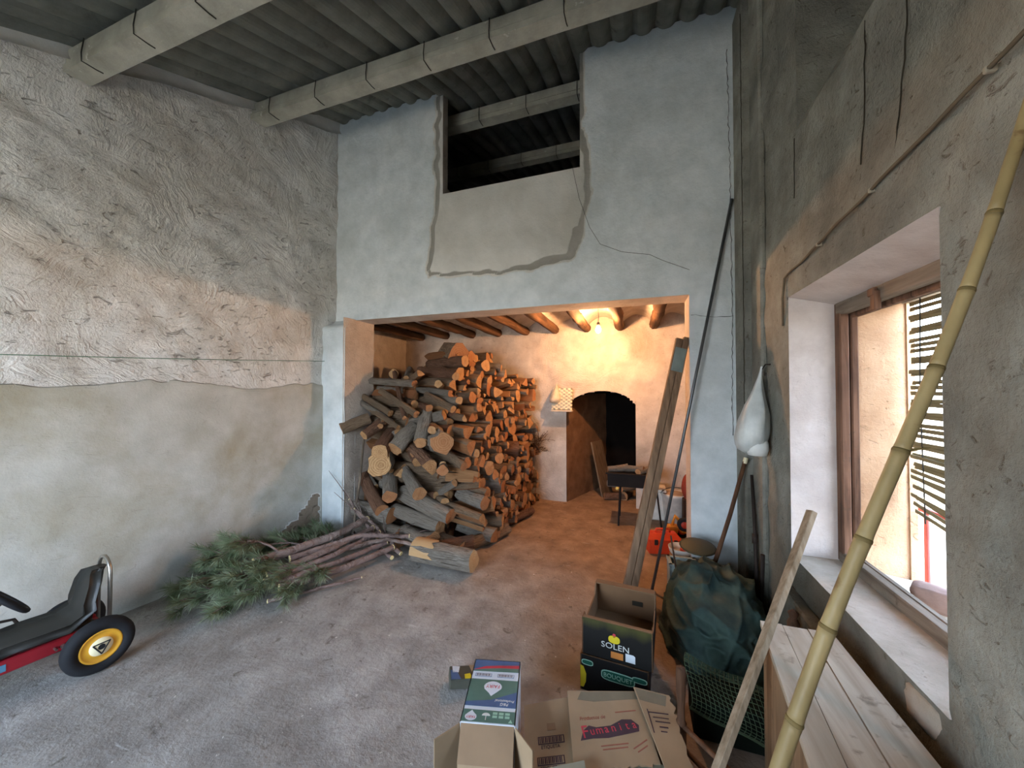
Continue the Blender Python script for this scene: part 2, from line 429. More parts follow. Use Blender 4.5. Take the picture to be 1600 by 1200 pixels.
def back_attr(x, z):
    if z < 2.5 or x < -2.3 or x > 0: return 0.0
    wx, wz = wob(x, z)
    d = pdist(wx, wz); s_ = sm(-0.016, 0.016, d if in_poly(wx, wz, PATCH) else -d)
    if s_ <= 0: return 0.0
    band = 0.05 if wx < -1.2 and wz > 2.8 else 0.035
    band += 0.06 * sm(-1.3, -0.4, wx) * (1 if wz < 3.0 else 0.25)
    return s_ * (0.45 + 0.55 * (1 - sm(band - 0.02, band + 0.02, d)))
def back_disp(x, z):
    d = 0.010 * fr(x * 0.8, z * 0.8, 1.0, 3) + 0.0035 * fr(x * 6, z * 6, 6.0, 4)
    a = back_attr(x, z)
    d -= 0.013 * a
    edge = min(abs(x - OX0) if z < OZ else 9, abs(x - OX1) if z < OZ else 9, abs(z - OZ) if OX0 < x < OX1 else 9,
               abs(x - HX0) if z > HZ else 9, abs(x - HX1) if z > HZ else 9, abs(z - HZ) if HX0 < x < HX1 else 9)
    return d * sm(0.0, 0.06, edge) + (0.004 * noise.noise(Vector((x * 9, z * 9, 3))) if edge < 0.02 else 0)
bx = axis(-3.36, 0.80, 0.026, OX0, OX1, HX0, HX1); bz = axis(-0.06, 4.60, 0.026, OZ, HZ)
wb = grid_wall('wall_back', (0, 3.22, 0), (1, 0, 0), (0, 0, 1), bx, bz, back_disp, M_BACK,
               keep=lambda x, z: not ((OX0 < x < OX1 and z < OZ) or (HX0 < x < HX1 and z > HZ)), attr=back_attr)
tag(wb, 'bluish limewashed cross wall with a wide doorway and a loft opening', kind='structure')
r = MB()
r.add([(OX0, 3.22, OZ), (OX1, 3.22, OZ), (OX1, 3.50, OZ + 0.0), (OX0, 3.50, OZ)], [(0, 1, 2, 3)])
r.add([(OX1, 3.22, 0), (OX1, 3.50, 0), (OX1, 3.50, OZ), (OX1, 3.22, OZ)], [(0, 1, 2, 3)])
r.add([(HX0, 3.22, HZ), (HX1, 3.22, HZ), (HX1, 3.32, HZ), (HX0, 3.32, HZ)], [(0, 1, 2, 3)])
r.add([(HX0, 3.22, HZ), (HX0, 3.32, HZ), (HX0, 3.32, 4.62), (HX0, 3.22, 4.62)], [(0, 1, 2, 3)])
r.add([(HX1, 3.22, HZ), (HX1, 3.32, HZ), (HX1, 3.32, 4.62), (HX1, 3.22, 4.62)], [(0, 1, 2, 3)])
r.add([(-3.7, 3.5, OZ), (1.9, 3.5, OZ), (1.9, 3.5, 3.0), (-3.7, 3.5, 3.0)], [(3, 2, 1, 0)])
r.add([(OX1, 3.5, 0), (1.9, 3.5, 0), (1.9, 3.5, OZ), (OX1, 3.5, OZ)], [(3, 2, 1, 0)])
r.add([(-3.7, 3.5, 0), (OX0, 3.5, 0), (OX0, 3.5, OZ), (-3.7, 3.5, OZ)], [(3, 2, 1, 0)])
r.add([(-3.7, 3.32, 3.0), (HX0, 3.32, 3.0), (HX0, 3.32, 4.7), (-3.7, 3.32, 4.7)], [(3, 2, 1, 0)])
r.add([(HX1, 3.32, 3.0), (1.9, 3.32, 3.0), (1.9, 3.32, 4.7), (HX1, 3.32, 4.7)], [(3, 2, 1, 0)])
r.add([(HX0, 3.32, 3.0), (HX1, 3.32, 3.0), (HX1, 3.32, HZ), (HX0, 3.32, HZ)], [(3, 2, 1, 0)])
r.add([(-3.7, 3.32, 3.0), (1.9, 3.32, 3.0), (1.9, 3.5, 3.0), (-3.7, 3.5, 3.0)], [(0, 1, 2, 3)])
r.build('reveal', M_FAR, wb)
# pilaster at the doorway, standing proud of the cross wall
pf = grid_wall('pilaster', (-3.28, 3.05, 0), (1, 0, 0), (0, 0, 1), axis(0, 0.36, 0.03), axis(-0.06, 2.33, 0.03),
               lambda a, b: 0.006 * fr(a * 3, b * 3, 2) - 0.012 * sm(0.30, 0.36, a) - 0.17 * sm(2.22, 2.33, b), M_BACK, parent=wb)
pj = grid_wall('doorway_jamb', (-2.92, 3.05, 0), (0, 1, 0), (0, 0, 1), axis(0, 0.46, 0.03), axis(-0.06, 2.33, 0.03),
               lambda a, b: 0.005 * fr(a * 3, b * 3, 7) - 0.012 * sm(0.05, 0.0, a), M_FAR, parent=wb)
pj.data.polygons.foreach_set('use_smooth', [True] * len(pj.data.polygons))
# right wall with window opening and a recess above
WY0, WY1, WZ0, WZ1, RX = 1.322, 2.365, 0.66, 2.06, 0.80
def right_disp(a, b):
    e = min([abs(a - WY0), abs(a - WY1)] if WZ0 < b < WZ1 else [9]); e = min([e] + ([abs(b - WZ0), abs(b - WZ1)] if WY0 < a < WY1 else [9]))
    d = 0.012 * fr(a * 1.2, b * 1.2, 12.0, 3) + 0.011 * fr(a * 6, b * 5, 2.0, 5, 0.7)
    return d * sm(0, 0.07, e)
ry = axis(-1.6, 3.22, 0.026, WY0, WY1, 2.226); rz = axis(-0.06, 4.6, 0.026, WZ0, WZ1, 2.90)
wr_ = grid_wall('wall_right', (RX, 0, 0), (0, -1, 0), (0, 0, 1), [-y for y in reversed(ry)], rz, lambda a, b: right_disp(-a, b), M_RIGHT,
                keep=lambda a, z: not ((WY0 < -a < WY1 and WZ0 < z < WZ1) or (-a < 2.226 and z > 2.90)),
                vmax=lambda a: roof_z(-a) + 0.03)
tag(wr_, 'rough grey plaster wall around the deep window', kind='structure')
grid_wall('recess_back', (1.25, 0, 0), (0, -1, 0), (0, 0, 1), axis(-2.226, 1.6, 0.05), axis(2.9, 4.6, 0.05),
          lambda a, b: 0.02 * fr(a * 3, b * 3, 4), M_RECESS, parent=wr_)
q = MB(); q.add([(RX, 2.226, 2.9), (1.3, 2.226, 2.9), (1.3, 2.226, 4.3), (RX, 2.226, 4.3)], [(0, 1, 2, 3)])
q.add([(RX - 0.005, -1.6, 2.9), (1.3, -1.6, 2.9), (1.3, 2.226, 2.9), (RX - 0.005, 2.226, 2.9)], [(0, 1, 2, 3)])
q.build('recess_ledge', M_RIGHT, wr_)
# corner pilaster strips
pl = MB(); pl.box((0.742, 2.99, 0), (0.81, 3.23, 4.45), None, 0.012); pl.build('corner_pilaster', M_RIGHT, wr_)
pl = MB(); pl.box((0.772, 2.72, 0), (0.81, 2.93, 4.35), None, 0.012); pl.build('corner_pilaster', M_RIGHT, wr_)
# window reveals
def reveal(name, pts, mat): 
    a, b, c_, d_ = [Vector(p) for p in pts]; V = []; F = []; n = 14
    for j in range(n + 1):
        for i in range(n + 1):
            p = a.lerp(b, i / n).lerp(d_.lerp(c_, i / n), j / n); V.append(p + Vector((0, 0, 0)) + 0.004 * Vector((0, fr(p.x * 5, p.y * 5, p.z * 5), fr(p.x * 5, p.y * 5, p.z * 5 + 4))) * (0 if i in (0, n) else 1))
    for j in range(n):
        for i in range(n): F.append((j * (n + 1) + i, j * (n + 1) + i + 1, (j + 1) * (n + 1) + i + 1, (j + 1) * (n + 1) + i))
    return mesh_obj(name, V, F, mat, wr_, True)
reveal('window_reveal', [(RX, WY1, WZ0), (1.03, WY1, WZ0), (1.03, WY1, 2.0), (RX, WY1, WZ1)], M_REVEAL)
reveal('window_reveal', [(RX, WY1, WZ1), (1.03, WY1, 2.0), (1.03, WY0, 2.0), (RX, WY0, WZ1)], M_REVEAL)
reveal('window_reveal', [(RX, WY0, WZ0), (RX, WY0, WZ1), (1.03, WY0, 2.0), (1.03, WY0, WZ0)], M_REVEAL)
reveal('window_sill', [(RX, WY1, WZ0), (RX, WY0, WZ0), (1.03, WY0, WZ0), (1.03, WY1, WZ0)], M_SILL)
reveal('outer_reveal', [(1.03, WY1, 0.63), (1.30, WY1 + 0.01, 0.60), (1.30, WY1 + 0.01, 2.1), (1.03, WY1, 2.1)], M_OUTER)
reveal('outer_reveal', [(1.03, WY1, 2.04), (1.30, WY1, 2.06), (1.30, WY0, 2.06), (1.03, WY0, 2.04)], M_OUTER)
reveal('outer_reveal', [(1.03, WY0, 0.63), (1.03, WY0, 2.1), (1.30, WY0, 2.1), (1.30, WY0, 0.6)], M_OUTER)
reveal('outer_sill', [(1.03, WY1, 0.64), (1.03, WY0, 0.64), (1.32, WY0, 0.60), (1.32, WY1, 0.60)], M_SILL)
ow = MB()  # outer face of the wall
for lo, hi in (((1.30, -1.7, 0), (1.33, WY0, 4.0)), ((1.30, WY1, 0), (1.33, 3.5, 4.6)), ((1.30, WY0, 0), (1.33, WY1, 0.6)), ((1.30, WY0, 2.06), (1.33, WY1, 4.2))): ow.box(lo, hi)
ow.build('outer_face', M_OUTER, wr_)
# cracks in the walls
def crack(parent, pts, nrm, wd=0.004, jit=0.006, seed=1):
    rr = random.Random(seed); P = [Vector(p) for p in pts]; out = []
    nrm = Vector(nrm)
    for a, b in zip(P, P[1:]):
        n = max(2, int((b - a).length / 0.03))
        for k in range(n): out.append(a.lerp(b, k / n))
    out.append(P[-1]); V = []; F = []
    for i, p in enumerate(out):
        t = (out[min(i + 1, len(out) - 1)] - out[max(0, i - 1)]).normalized(); s_ = t.cross(nrm).normalized()
        o = s_ * rr.uniform(-jit, jit); wdt = wd * rr.uniform(0.15, 0.7)
        V += [p + o - s_ * wdt - nrm * 0.004, p + o + nrm * 0.0, p + o + s_ * wdt - nrm * 0.004]
    for i in range(len(out) - 1):
        F += [(3 * i, 3 * i + 1, 3 * i + 4, 3 * i + 3), (3 * i + 1, 3 * i + 2, 3 * i + 5, 3 * i + 4)]
    return mesh_obj('crack', V, F, M_DARK, parent)
crack(wb, [(0.70, 3.212, 4.25), (0.715, 3.212, 3.4), (0.72, 3.212, 2.3), (0.715, 3.212, 1.2)], (0, -1, 0), 0.0035, 0.006, 1)
crack(wb, [(0.43, 3.212, 2.16), (0.60, 3.212, 2.13), (0.73, 3.212, 2.13)], (0, -1, 0), 0.003, 0.004, 2)
crack(wr_, [(0.788, 1.62, 2.88), (0.788, 1.63, 2.55), (0.788, 1.66, 2.38)], (-1, 0, 0), 0.004, 0.004, 3)
crack(wr_, [(0.788, 1.40, 3.0 - 0.12), (0.788, 1.42, 2.6), (0.788, 1.47, 2.32)], (-1, 0, 0), 0.003, 0.005, 4)
crack(wr_, [(0.788, 2.23, 2.86), (0.788, 2.24, 2.55)], (-1, 0, 0), 0.004, 0.003, 5)
crack(wr_, [(0.738, 2.99, 4.3), (0.738, 2.99, 3.2), (0.738, 2.985, 2.2), (0.738, 2.99, 1.2)], (-1, 0, 0), 0.005, 0.006, 6)
# front wall behind the camera with its wide doorway, so that the room is closed
fw_ = MB()
fw_.box((-3.9, -1.75, 0), (-3.0, -1.6, 2.9)); fw_.box((-1.1, -1.75, 0), (1.4, -1.6, 2.9)); fw_.box((-3.0, -1.75, 2.3), (-1.1, -1.6, 2.9))
tag(fw_.build('wall_front', M_BACK), 'front wall with the wide barn doorway that lets in daylight', kind='structure')

# roof: corrugated sheets on concrete beams
roof = empty('ceiling'); tag(roof, 'dark grey corrugated fibre cement roof on concrete beams', kind='structure')
def sheet(x0, x1, y0, y1, dz, dz1=None):
    pitch = 0.177; x0 = math.floor(x0 / pitch) * pitch; x1 = math.ceil(x1 / pitch) * pitch; n = int(round((x1 - x0) / pitch * 10)); V = []; F = []; ny = 5
    for L in (0, 1):
        for j in range(ny + 1):
            y = y0 + (y1 - y0) * j / ny
            for i in range(n + 1):
                x = x0 + (x1 - x0) * i / n
                V.append((x, y, zbase(y, y0, y1) + dz + 0.062 * (1 - abs(math.sin(PI * x / pitch))) ** 1.3 + 0.004 + 0.007 * L))
    m_ = (ny + 1) * (n + 1)
    for j in range(ny):
        for i in range(n):
            a = j * (n + 1) + i; F.append((a, a + n + 1, a + n + 2, a + 1)); F.append((m_ + a, m_ + a + 1, m_ + a + n + 2, m_ + a + n + 1))
    for i in range(n):
        F.append((i, i + 1, m_ + i + 1, m_ + i)); b = ny * (n + 1) + i; F.append((b + 1, b, m_ + b, m_ + b + 1))
    return mesh_obj('corrugated_sheet', V, F, M_ROOF, roof, False)
zrow = {}
def zbase(y, y0, y1): return roof_z(y) if y1 < 3.4 else 4.54 + 0.30 * (y - 3.22)
xs = [-4.2, -3.16, -2.1, -1.04, 0.02, 1.08, 1.9]
rows = [(-2.1, 0.28, 0.0), (0.16, 2.46, 0.012), (2.33, 3.36, 0.024), (3.10, 5.3, 0.046), (5.2, 7.2, 0.056)]
for k, (a, b, dz) in enumerate(rows):
    for i in range(6): sheet(xs[i] - 0.03, xs[i + 1] + 0.03, a, b, dz + 0.009 * (i % 2))
beams = [(0.20, 'concrete roof beam nearest the eaves, almost overhead', -3.7, 1.25),
         (1.29, 'short stretch of concrete roof beam in the corner above the coarse wall', -3.55, 1.25),
         (2.38, 'long concrete roof beam crossing in front of the limewashed cross wall', -3.4, 1.0),
         (3.62, 'concrete beam seen through the loft opening, just behind it', -3.5, 1.9),
         (5.15, 'dim concrete beam deep in the dark loft', -3.5, 1.9)]
for y, lab, x0, x1 in beams:
    top = (roof_z(y) if y < 3.4 else 4.54 + 0.30 * (y - 3.22)) - 0.01
    e = tag(empty('concrete_beam', (0, y, top - 0.16)), lab, 'beam', 'roof beams')
    b = MB(); prof = [(-0.062, 0.0), (0.062, 0.0), (0.062, 0.045), (0.05, 0.06), (0.05, 0.175), (-0.05, 0.145), (-0.05, 0.06), (-0.062, 0.045)]
    n = 40; V = []; F = []; k = len(prof)
    for i in range(n + 1):
        x = x0 + (x1 - x0) * i / n
        for (py, pz) in prof: V.append((x, py + 0.003 * noise.noise(Vector((x * 6, py * 30, y))), pz + 0.003 * noise.noise(Vector((x * 6, pz * 30, y + 5)))))
    for i in range(n):
        for j in range(k): F.append((i * k + j, i * k + (j + 1) % k, (i + 1) * k + (j + 1) % k, (i + 1) * k + j))
    F += [tuple(range(k)), tuple(n * k + j for j in reversed(range(k)))]
    mesh_obj('joist', V, F, M_BEAM, e)
    xx = x0 + 0.32
    while xx < x1:
        t = MB(); t.tube([(xx, -0.056, 0.15), (xx, -0.067, 0.05), (xx + 0.002, -0.066, -0.003), (xx + 0.004, 0.0, -0.005), (xx + 0.008, 0.03, -0.004)], 0.0035, 5); t.build('wire_tie', M_WIRE, e)
        xx += 0.53
# white mortar blobs where beams meet the coarse wall, and the mortar fillet along the wall top
M_FILLET = flat('white_mortar', 'dcdad4', 0.95, 0.1, var=0.06, bump=0.5)
fil = grid_wall('mortar_fillet', L0 + Vector((0.012, 0, 0)), -LD, (0, 0, 1), axis(0.0, 3.2, 0.04), [0, 0.02, 0.05, 0.09, 0.12, 0.16],
                lambda a, b: 0.008 * fr(a * 6, b * 9, 3) - 0.03 * (1 - sm(0.0, 0.04, b)), M_FILLET, parent=wl_)
for vtx in fil.data.vertices:
    a = (3.22 - vtx.co.y) / LD.y; vtx.co.z += roof_z(vtx.co.y) - 0.08 - 0.03 * noise.noise(Vector((a * 3, 0, 0)))

# back room
FY = 5.05; AX0, AX1 = -0.915, 0.005
def arch_top(x):
    t = (x - (AX0 + AX1) / 2) / ((AX1 - AX0) / 2); return 1.29 + 0.235 * math.sqrt(max(0, 1 - (t * 0.98) ** 2)) ** 1.2 + 0.04 * (t + 1) * 0.5
def far_disp(x, z):
    r = sm(1.62, 1.68, z + 0.05 * noise.noise(Vector((x * 2, 0, 0))))
    e = min(abs(x - AX0), abs(x - AX1)) if z < 1.55 else 9
    return (0.008 * fr(x, z, 3, 3) + 0.003 * fr(x * 6, z * 6, 1) + r * (0.012 + 0.018 * fr(x * 4.5, z * 4.5, 2, 5, 0.7))) * sm(0, 0.05, e)
fxs = axis(-3.6, 1.7, 0.035, AX0, AX1); fzs = axis(-0.06, 2.75, 0.035)
wf = grid_wall('wall_far', (0, FY, 0), (1, 0, 0), (0, 0, 1), fxs, fzs, far_disp, M_FAR,
               keep=lambda x, z: not (AX0 < x < AX1 and z < arch_top(x) - 0.0))
tag(wf, 'cream plaster end wall of the back room with an arched recess', kind='structure')
# arch rim + niche
V = []; F = []; n = 24
for i in range(n + 1):
    x = AX0 + (AX1 - AX0) * i / n; z = arch_top(x)
    V += [(x, FY - 0.012, z + 0.05), (x, FY - 0.012, z - 0.004), (x, FY + 1.15, z - 0.004)]
for i in range(n): F += [(3 * i, 3 * i + 1, 3 * i + 4, 3 * i + 3), (3 * i + 1, 3 * i + 2, 3 * i + 5, 3 * i + 4)]
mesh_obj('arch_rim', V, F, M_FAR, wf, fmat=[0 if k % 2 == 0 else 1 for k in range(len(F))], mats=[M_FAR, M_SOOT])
grid_wall('niche_side', (AX0 + 0.004, FY - 0.003, 0), Vector((0.45, 1.15, 0)).normalized(), (0, 0, 1), axis(0, 1.24, 0.05), axis(-0.06, 1.5, 0.05), lambda a, b: 0.010 * fr(a * 4, b * 4, 2) * sm(0, 0.1, a), M_NICHE, parent=wf)
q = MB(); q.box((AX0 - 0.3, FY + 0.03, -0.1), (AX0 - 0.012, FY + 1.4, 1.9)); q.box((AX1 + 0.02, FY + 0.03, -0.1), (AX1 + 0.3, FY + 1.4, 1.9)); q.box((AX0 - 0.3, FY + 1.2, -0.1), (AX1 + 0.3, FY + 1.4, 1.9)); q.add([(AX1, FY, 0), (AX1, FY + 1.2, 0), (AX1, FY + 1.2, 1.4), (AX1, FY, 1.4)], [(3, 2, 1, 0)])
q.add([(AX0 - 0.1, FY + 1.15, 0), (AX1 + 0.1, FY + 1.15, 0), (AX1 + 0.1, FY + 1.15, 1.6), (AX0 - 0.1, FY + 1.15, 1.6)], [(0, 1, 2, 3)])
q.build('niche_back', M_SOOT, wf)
sides = MB()
sides.box((-3.75, 3.3, 0), (-3.55, 7.0, 5.6)); sw = sides.build('wall_back_room_side', M_FAR)
tag(sw, 'side wall of the back room beyond the firewood', kind='structure')
sides = MB(); sides.box((1.6, 3.3, 0), (1.75, 7.0, 5.6)); tag(sides.build('wall_back_room_end', M_FAR), 'unlit side wall of the back room beyond the doorway', kind='structure')
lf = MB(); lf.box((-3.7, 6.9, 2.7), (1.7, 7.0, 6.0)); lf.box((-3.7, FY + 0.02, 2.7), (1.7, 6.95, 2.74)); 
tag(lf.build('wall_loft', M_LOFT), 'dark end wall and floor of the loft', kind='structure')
# ceiling of the back room: plaster vaults between rough joists
jx = [-3.25, -2.80, -2.36, -1.93, -1.50, -1.07, -0.63, -0.19, 0.24, 0.68, 1.12, 1.55]
def vault(x):
    for a, b in zip(jx, jx[1:]):
        if a <= x <= b: t = (x - a) / (b - a); return 2.42 + 0.13 * math.sin(PI * t)
    return 2.42
cbk = grid_wall('ceiling_back', (0, 0, 0), (-1, 0, 0), (0, 1, 0), axis(-1.6, 3.6, 0.036), axis(3.3, 5.25, 0.06),
                lambda a, b: 0.012 * fr(a * 4, b * 4, 2) - 0.0, M_FAR)
for vtx in cbk.data.vertices: vtx.co.z = vault(vtx.co.x) + 0.012 * fr(vtx.co.x * 5, vtx.co.y * 5, 2)
tag(cbk, 'low ceiling of small plaster vaults in the back room', kind='structure')
for k, x in enumerate(jx):
    pts = []; rad = []
    for i in range(13):
        y = 3.42 + (5.10 - 3.42) * i / 12
        pts.append((x + 0.015 * noise.noise(Vector((y * 2, k, 0))), y, 2.405 + 0.012 * noise.noise(Vector((y * 2, k, 4))))); rad.append(0.062 + 0.014 * noise.noise(Vector((y * 5, k, 9))))
    b = MB(); b.tube(pts, rad, 9)
    o = b.build('ceiling_joist', M_JOIST, cbk, True)

# bulb on its cable
bulb = thing('hanging_bulb', 'bare glowing light bulb hanging from the back room ceiling', 'light bulb', (-0.391, 4.18, 2.235))
mg = NT('glowing_glass', 0.4, 0.3)
mg.b.inputs['Emission Color'].default_value = (1.0, 0.50, 0.22, 1); mg.b.inputs['Emission Strength'].default_value = 1500.0
mg.b.inputs['Base Color'].default_value = (0.9, 0.8, 0.6, 1)
b = MB(); b.lathe([(0.0, -0.035), (0.014, -0.032), (0.024, -0.022), (0.029, -0.006), (0.028, 0.008), (0.020, 0.026), (0.014, 0.038), (0.013, 0.044)], 16); b.build('glass_globe', mg.m, bulb, True)
M_BLACK = flat('black_plastic', '1d1c1b', 0.55, 0.4)
b = MB(); b.lathe([(0.0, 0.085), (0.012, 0.085), (0.018, 0.075), (0.018, 0.042), (0.0, 0.042)], 14); b.build('lamp_holder', M_BLACK, bulb, True)
b = MB(); b.tube([(0, 0, 0.08), (0.004, 0.002, 0.15), (0, 0, 0.25), (0, 0, 0.35)], 0.003, 6); b.build('cable', M_BLACK, bulb, True)

# ------------------------------------------------------------------ firewood
def bark_mat(name, light, dark, tint):
    m = NT(name, 0.95, 0.12); v = m.co(); r_ = m.rnd()
    vv = m.mapping(v, (3.0, 2.2, 2.2))
    g = m.noise(vv, 2.2, 6, 0.7, 0.8); f2 = m.noise(m.mapping(v, (2.0, 9, 9)), 1.3, 5, 0.65, 0.6)
    c = m.ramp(g, [(0.3, S(dark)), (0.68, S(light))])
    c = m.mix(m.ramp(r_, [(0.0, 0.0), (1.0, 0.75)]), c, S(tint))
    c = m.mix(m.ramp(f2, [(0.34, 0.7), (0.45, 0.0)]), c, S('43352a'))
    m.color(c); m.bump(m.math('ADD', f2, m.math('MULTIPLY', g, 0.6)), 1.0, 0.05)
    return m.m
M_BARK = bark_mat('brown_bark', 'bfa488', '7f6852', 'a0886e')
M_BARKG = bark_mat('grey_bark', 'cabfb0', '897c6e', 'aa9d8d')
M_BARKR = bark_mat('reddish_bark', 'b58b70', '6d4e3c', '946c55')
def raw_mat(name, c1, c2, ring=True):
    m = NT(name, 0.85, 0.2); v = m.co(); r_ = m.rnd()
    if ring:
        xyz = m.sep(v); d = m.math('SQRT', m.math('ADD', m.math('MULTIPLY', xyz[1], xyz[1]), m.math('MULTIPLY', xyz[2], xyz[2])))
        rg = m.math('SINE', m.math('ADD', m.math('MULTIPLY', d, 34.0), m.math('MULTIPLY', m.noise(v, 3, 3), 8.0)))
        f = m.math('ADD', m.math('MULTIPLY', rg, 0.13), m.math('ADD', 0.25, m.math('MULTIPLY', m.noise(v, 4, 4), 0.5)))
        c = m.ramp(f, [(0.25, S(c2)), (0.75, S(c1))])
        c = m.mix(m.ramp(d, [(0.0, 0.5), (0.45, 0.0)]), c, S(c2))
    else:
        g = m.noise(m.mapping(v, (1.5, 14, 14)), 1.0, 4, 0.6, 0.5); c = m.ramp(g, [(0.3, S(c2)), (0.7, S(c1))])
        m.bump(g, 0.6, 0.03)
    c = m.mix(m.ramp(r_, [(0.0, 0.0), (1.0, 0.75)]), c, S('8f5636'))
    m.color(c); return m.m
M_CUT = raw_mat('sawn_end', 'cda677', '8f6844')
M_SPLIT = raw_mat('split_face', 'c2986a', '7f5a3a', False)
M_CUTPALE = raw_mat('pale_sawn_end', 'ecdcae', 'd8bd84')

def log_mesh(seed, kind, mb, mcut=None):
    """unit log along X: body + two end discs. kind round / half / wedge"""
    rr = random.Random(seed); rings = 6
    if kind in ('round', 'gnarl'): pr = [(math.cos(2 * PI * k / 12), math.sin(2 * PI * k / 12)) for k in range(12)]; bark = 12
    elif kind == 'half':
        pr = [(math.cos(PI * k / 7), math.sin(PI * k / 7) * 1.2 - 0.4) for k in range(8)] + [(-0.4, -0.45), (0.35, -0.38)]; bark = 7
    else:
        pr = [(math.cos(-0.55 + 1.1 * k / 4) * 1.5 - 0.7, math.sin(-0.55 + 1.1 * k / 4) * 1.6) for k in range(5)] + [(-0.15, 0.42), (-0.85, 0.02), (-0.1, -0.45)]; bark = 4
    n = len(pr); gn = 3.2 if kind == 'gnarl' else 1.0; lump = [1 + rr.uniform(-0.14, 0.12) * (1.9 if kind == 'gnarl' else 1) for _ in pr]
    bend = rr.uniform(-0.16, 0.16), rr.uniform(-0.16, 0.16); tap = rr.uniform(-0.12, 0.12)
    V = []; F = []; fm = []
    for i in range(rings + 1):
        t = i / rings - 0.5; bo = (0.25 - t * t)
        for k, (y, z) in enumerate(pr):
            s_ = lump[k] * (1 + tap * t * 2) * (1 + 0.07 * gn * noise.noise(Vector((t * 5 + seed, y * 1.5, z * 1.5))))
            V.append((t + (0.012 * rr.uniform(-1, 1) if i in (0, rings) else 0), y * s_ + bend[0] * 4 * bo, z * s_ + bend[1] * 4 * bo))
    for i in range(rings):
        for k in range(n):
            F.append((i * n + k, i * n + (k + 1) % n, (i + 1) * n + (k + 1) % n, (i + 1) * n + k)); fm.append(0 if k < bark else 1)
    me = bpy.data.meshes.new('log_body'); me.from_pydata(V, [], F); me.materials.append(mb); me.materials.append(M_SPLIT)
    me.polygons.foreach_set('material_index', fm)
    me.polygons.foreach_set('use_smooth', [x == 0 for x in fm]); me.update()
    ends = []
    for e, ring in ((-1, 0), (1, rings)):
        P = [Vector(V[ring * n + k]) for k in range(n)]; c = sum(P, Vector()) / n
        vs = [c + Vector((0.004 * e, 0, 0))] + P
        fs = [(0, 1 + (k + 1) % n, 1 + k) if e < 0 else (0, 1 + k, 1 + (k + 1) % n) for k in range(n)]
        m2 = bpy.data.meshes.new('cut_end'); m2.from_pydata([tuple(p) for p in vs], [], fs); m2.materials.append(mcut or M_CUT); m2.update(); ends.append(m2)
    return me, ends
LOGV = {'round': [log_mesh(k, 'round', [M_BARK, M_BARKG, M_BARK, M_BARKR][k % 4]) for k in range(12)],
        'half': [log_mesh(40 + k, 'half', [M_BARK, M_BARKR][k % 2]) for k in range(5)],
        'wedge': [log_mesh(60 + k, 'wedge', [M_BARK, M_BARKG][k % 2]) for k in range(6)],
        'grey': [log_mesh(80 + k, 'round', M_BARKG) for k in range(5)],
        'gnarl': [log_mesh(90 + k, 'gnarl', M_BARKG) for k in range(4)]}
def place_log(variant, c, d, L, r, label, roll=0.0, name='firewood_log', group='firewood stacked in the back room', cat='log'):
    me, ends = variant
    o = empty(name)
    q = Vector((1, 0, 0)).rotation_difference(Vector(d).normalized()) @ Quaternion((1, 0, 0), roll)
    o.location = c; o.rotation_euler = q.to_euler(); o.scale = (L, r, r)
    tag(o, label, cat, group)
    for nm_, e in (('bark', me), ('cut_end', ends[0]), ('cut_end', ends[1])):
        x = bpy.data.objects.new(nm_, e); COL.objects.link(x); x.parent = o
    return o

def pack(n, rad, lo, hi, top, seed, iters=260):
    """settle n discs in the (y, z) section below top(y), right of lo(z), left of hi"""
    rg = np.random.default_rng(seed); r = rad(n, rg); zz = rg.uniform(0.05, 2.1, n)
    yy = np.array([rg.uniform(lo(z), hi) for z in zz])
    for it in range(iters):
        dy = yy[:, None] - yy[None]; dz = zz[:, None] - zz[None]; d = np.sqrt(dy * dy + dz * dz) + 1e-6
        ov = np.clip(r[:, None] + r[None] - d, 0, None); np.fill_diagonal(ov, 0)
        yy = yy + (ov * dy / d).sum(1) * 0.42; zz = zz + (ov * dz / d).sum(1) * 0.42 - 0.0012
        zz = np.clip(zz, r, None)
        for k in range(n):
            yy[k] = min(max(yy[k], lo(zz[k]) + r[k]), hi - r[k]); t = top(yy[k]); zz[k] = max(r[k], min(zz[k], t - r[k]))
    return yy, zz, r

def where(z): return ['at floor level of', 'at knee height on', 'at hip height on', 'at chest height on', 'at head height on', 'just below the joists on'][min(5, int(z / 0.38))]
def girth(r): return 'thin' if r < 0.048 else ('medium' if r < 0.075 else 'thick')
rl = random.Random(3)
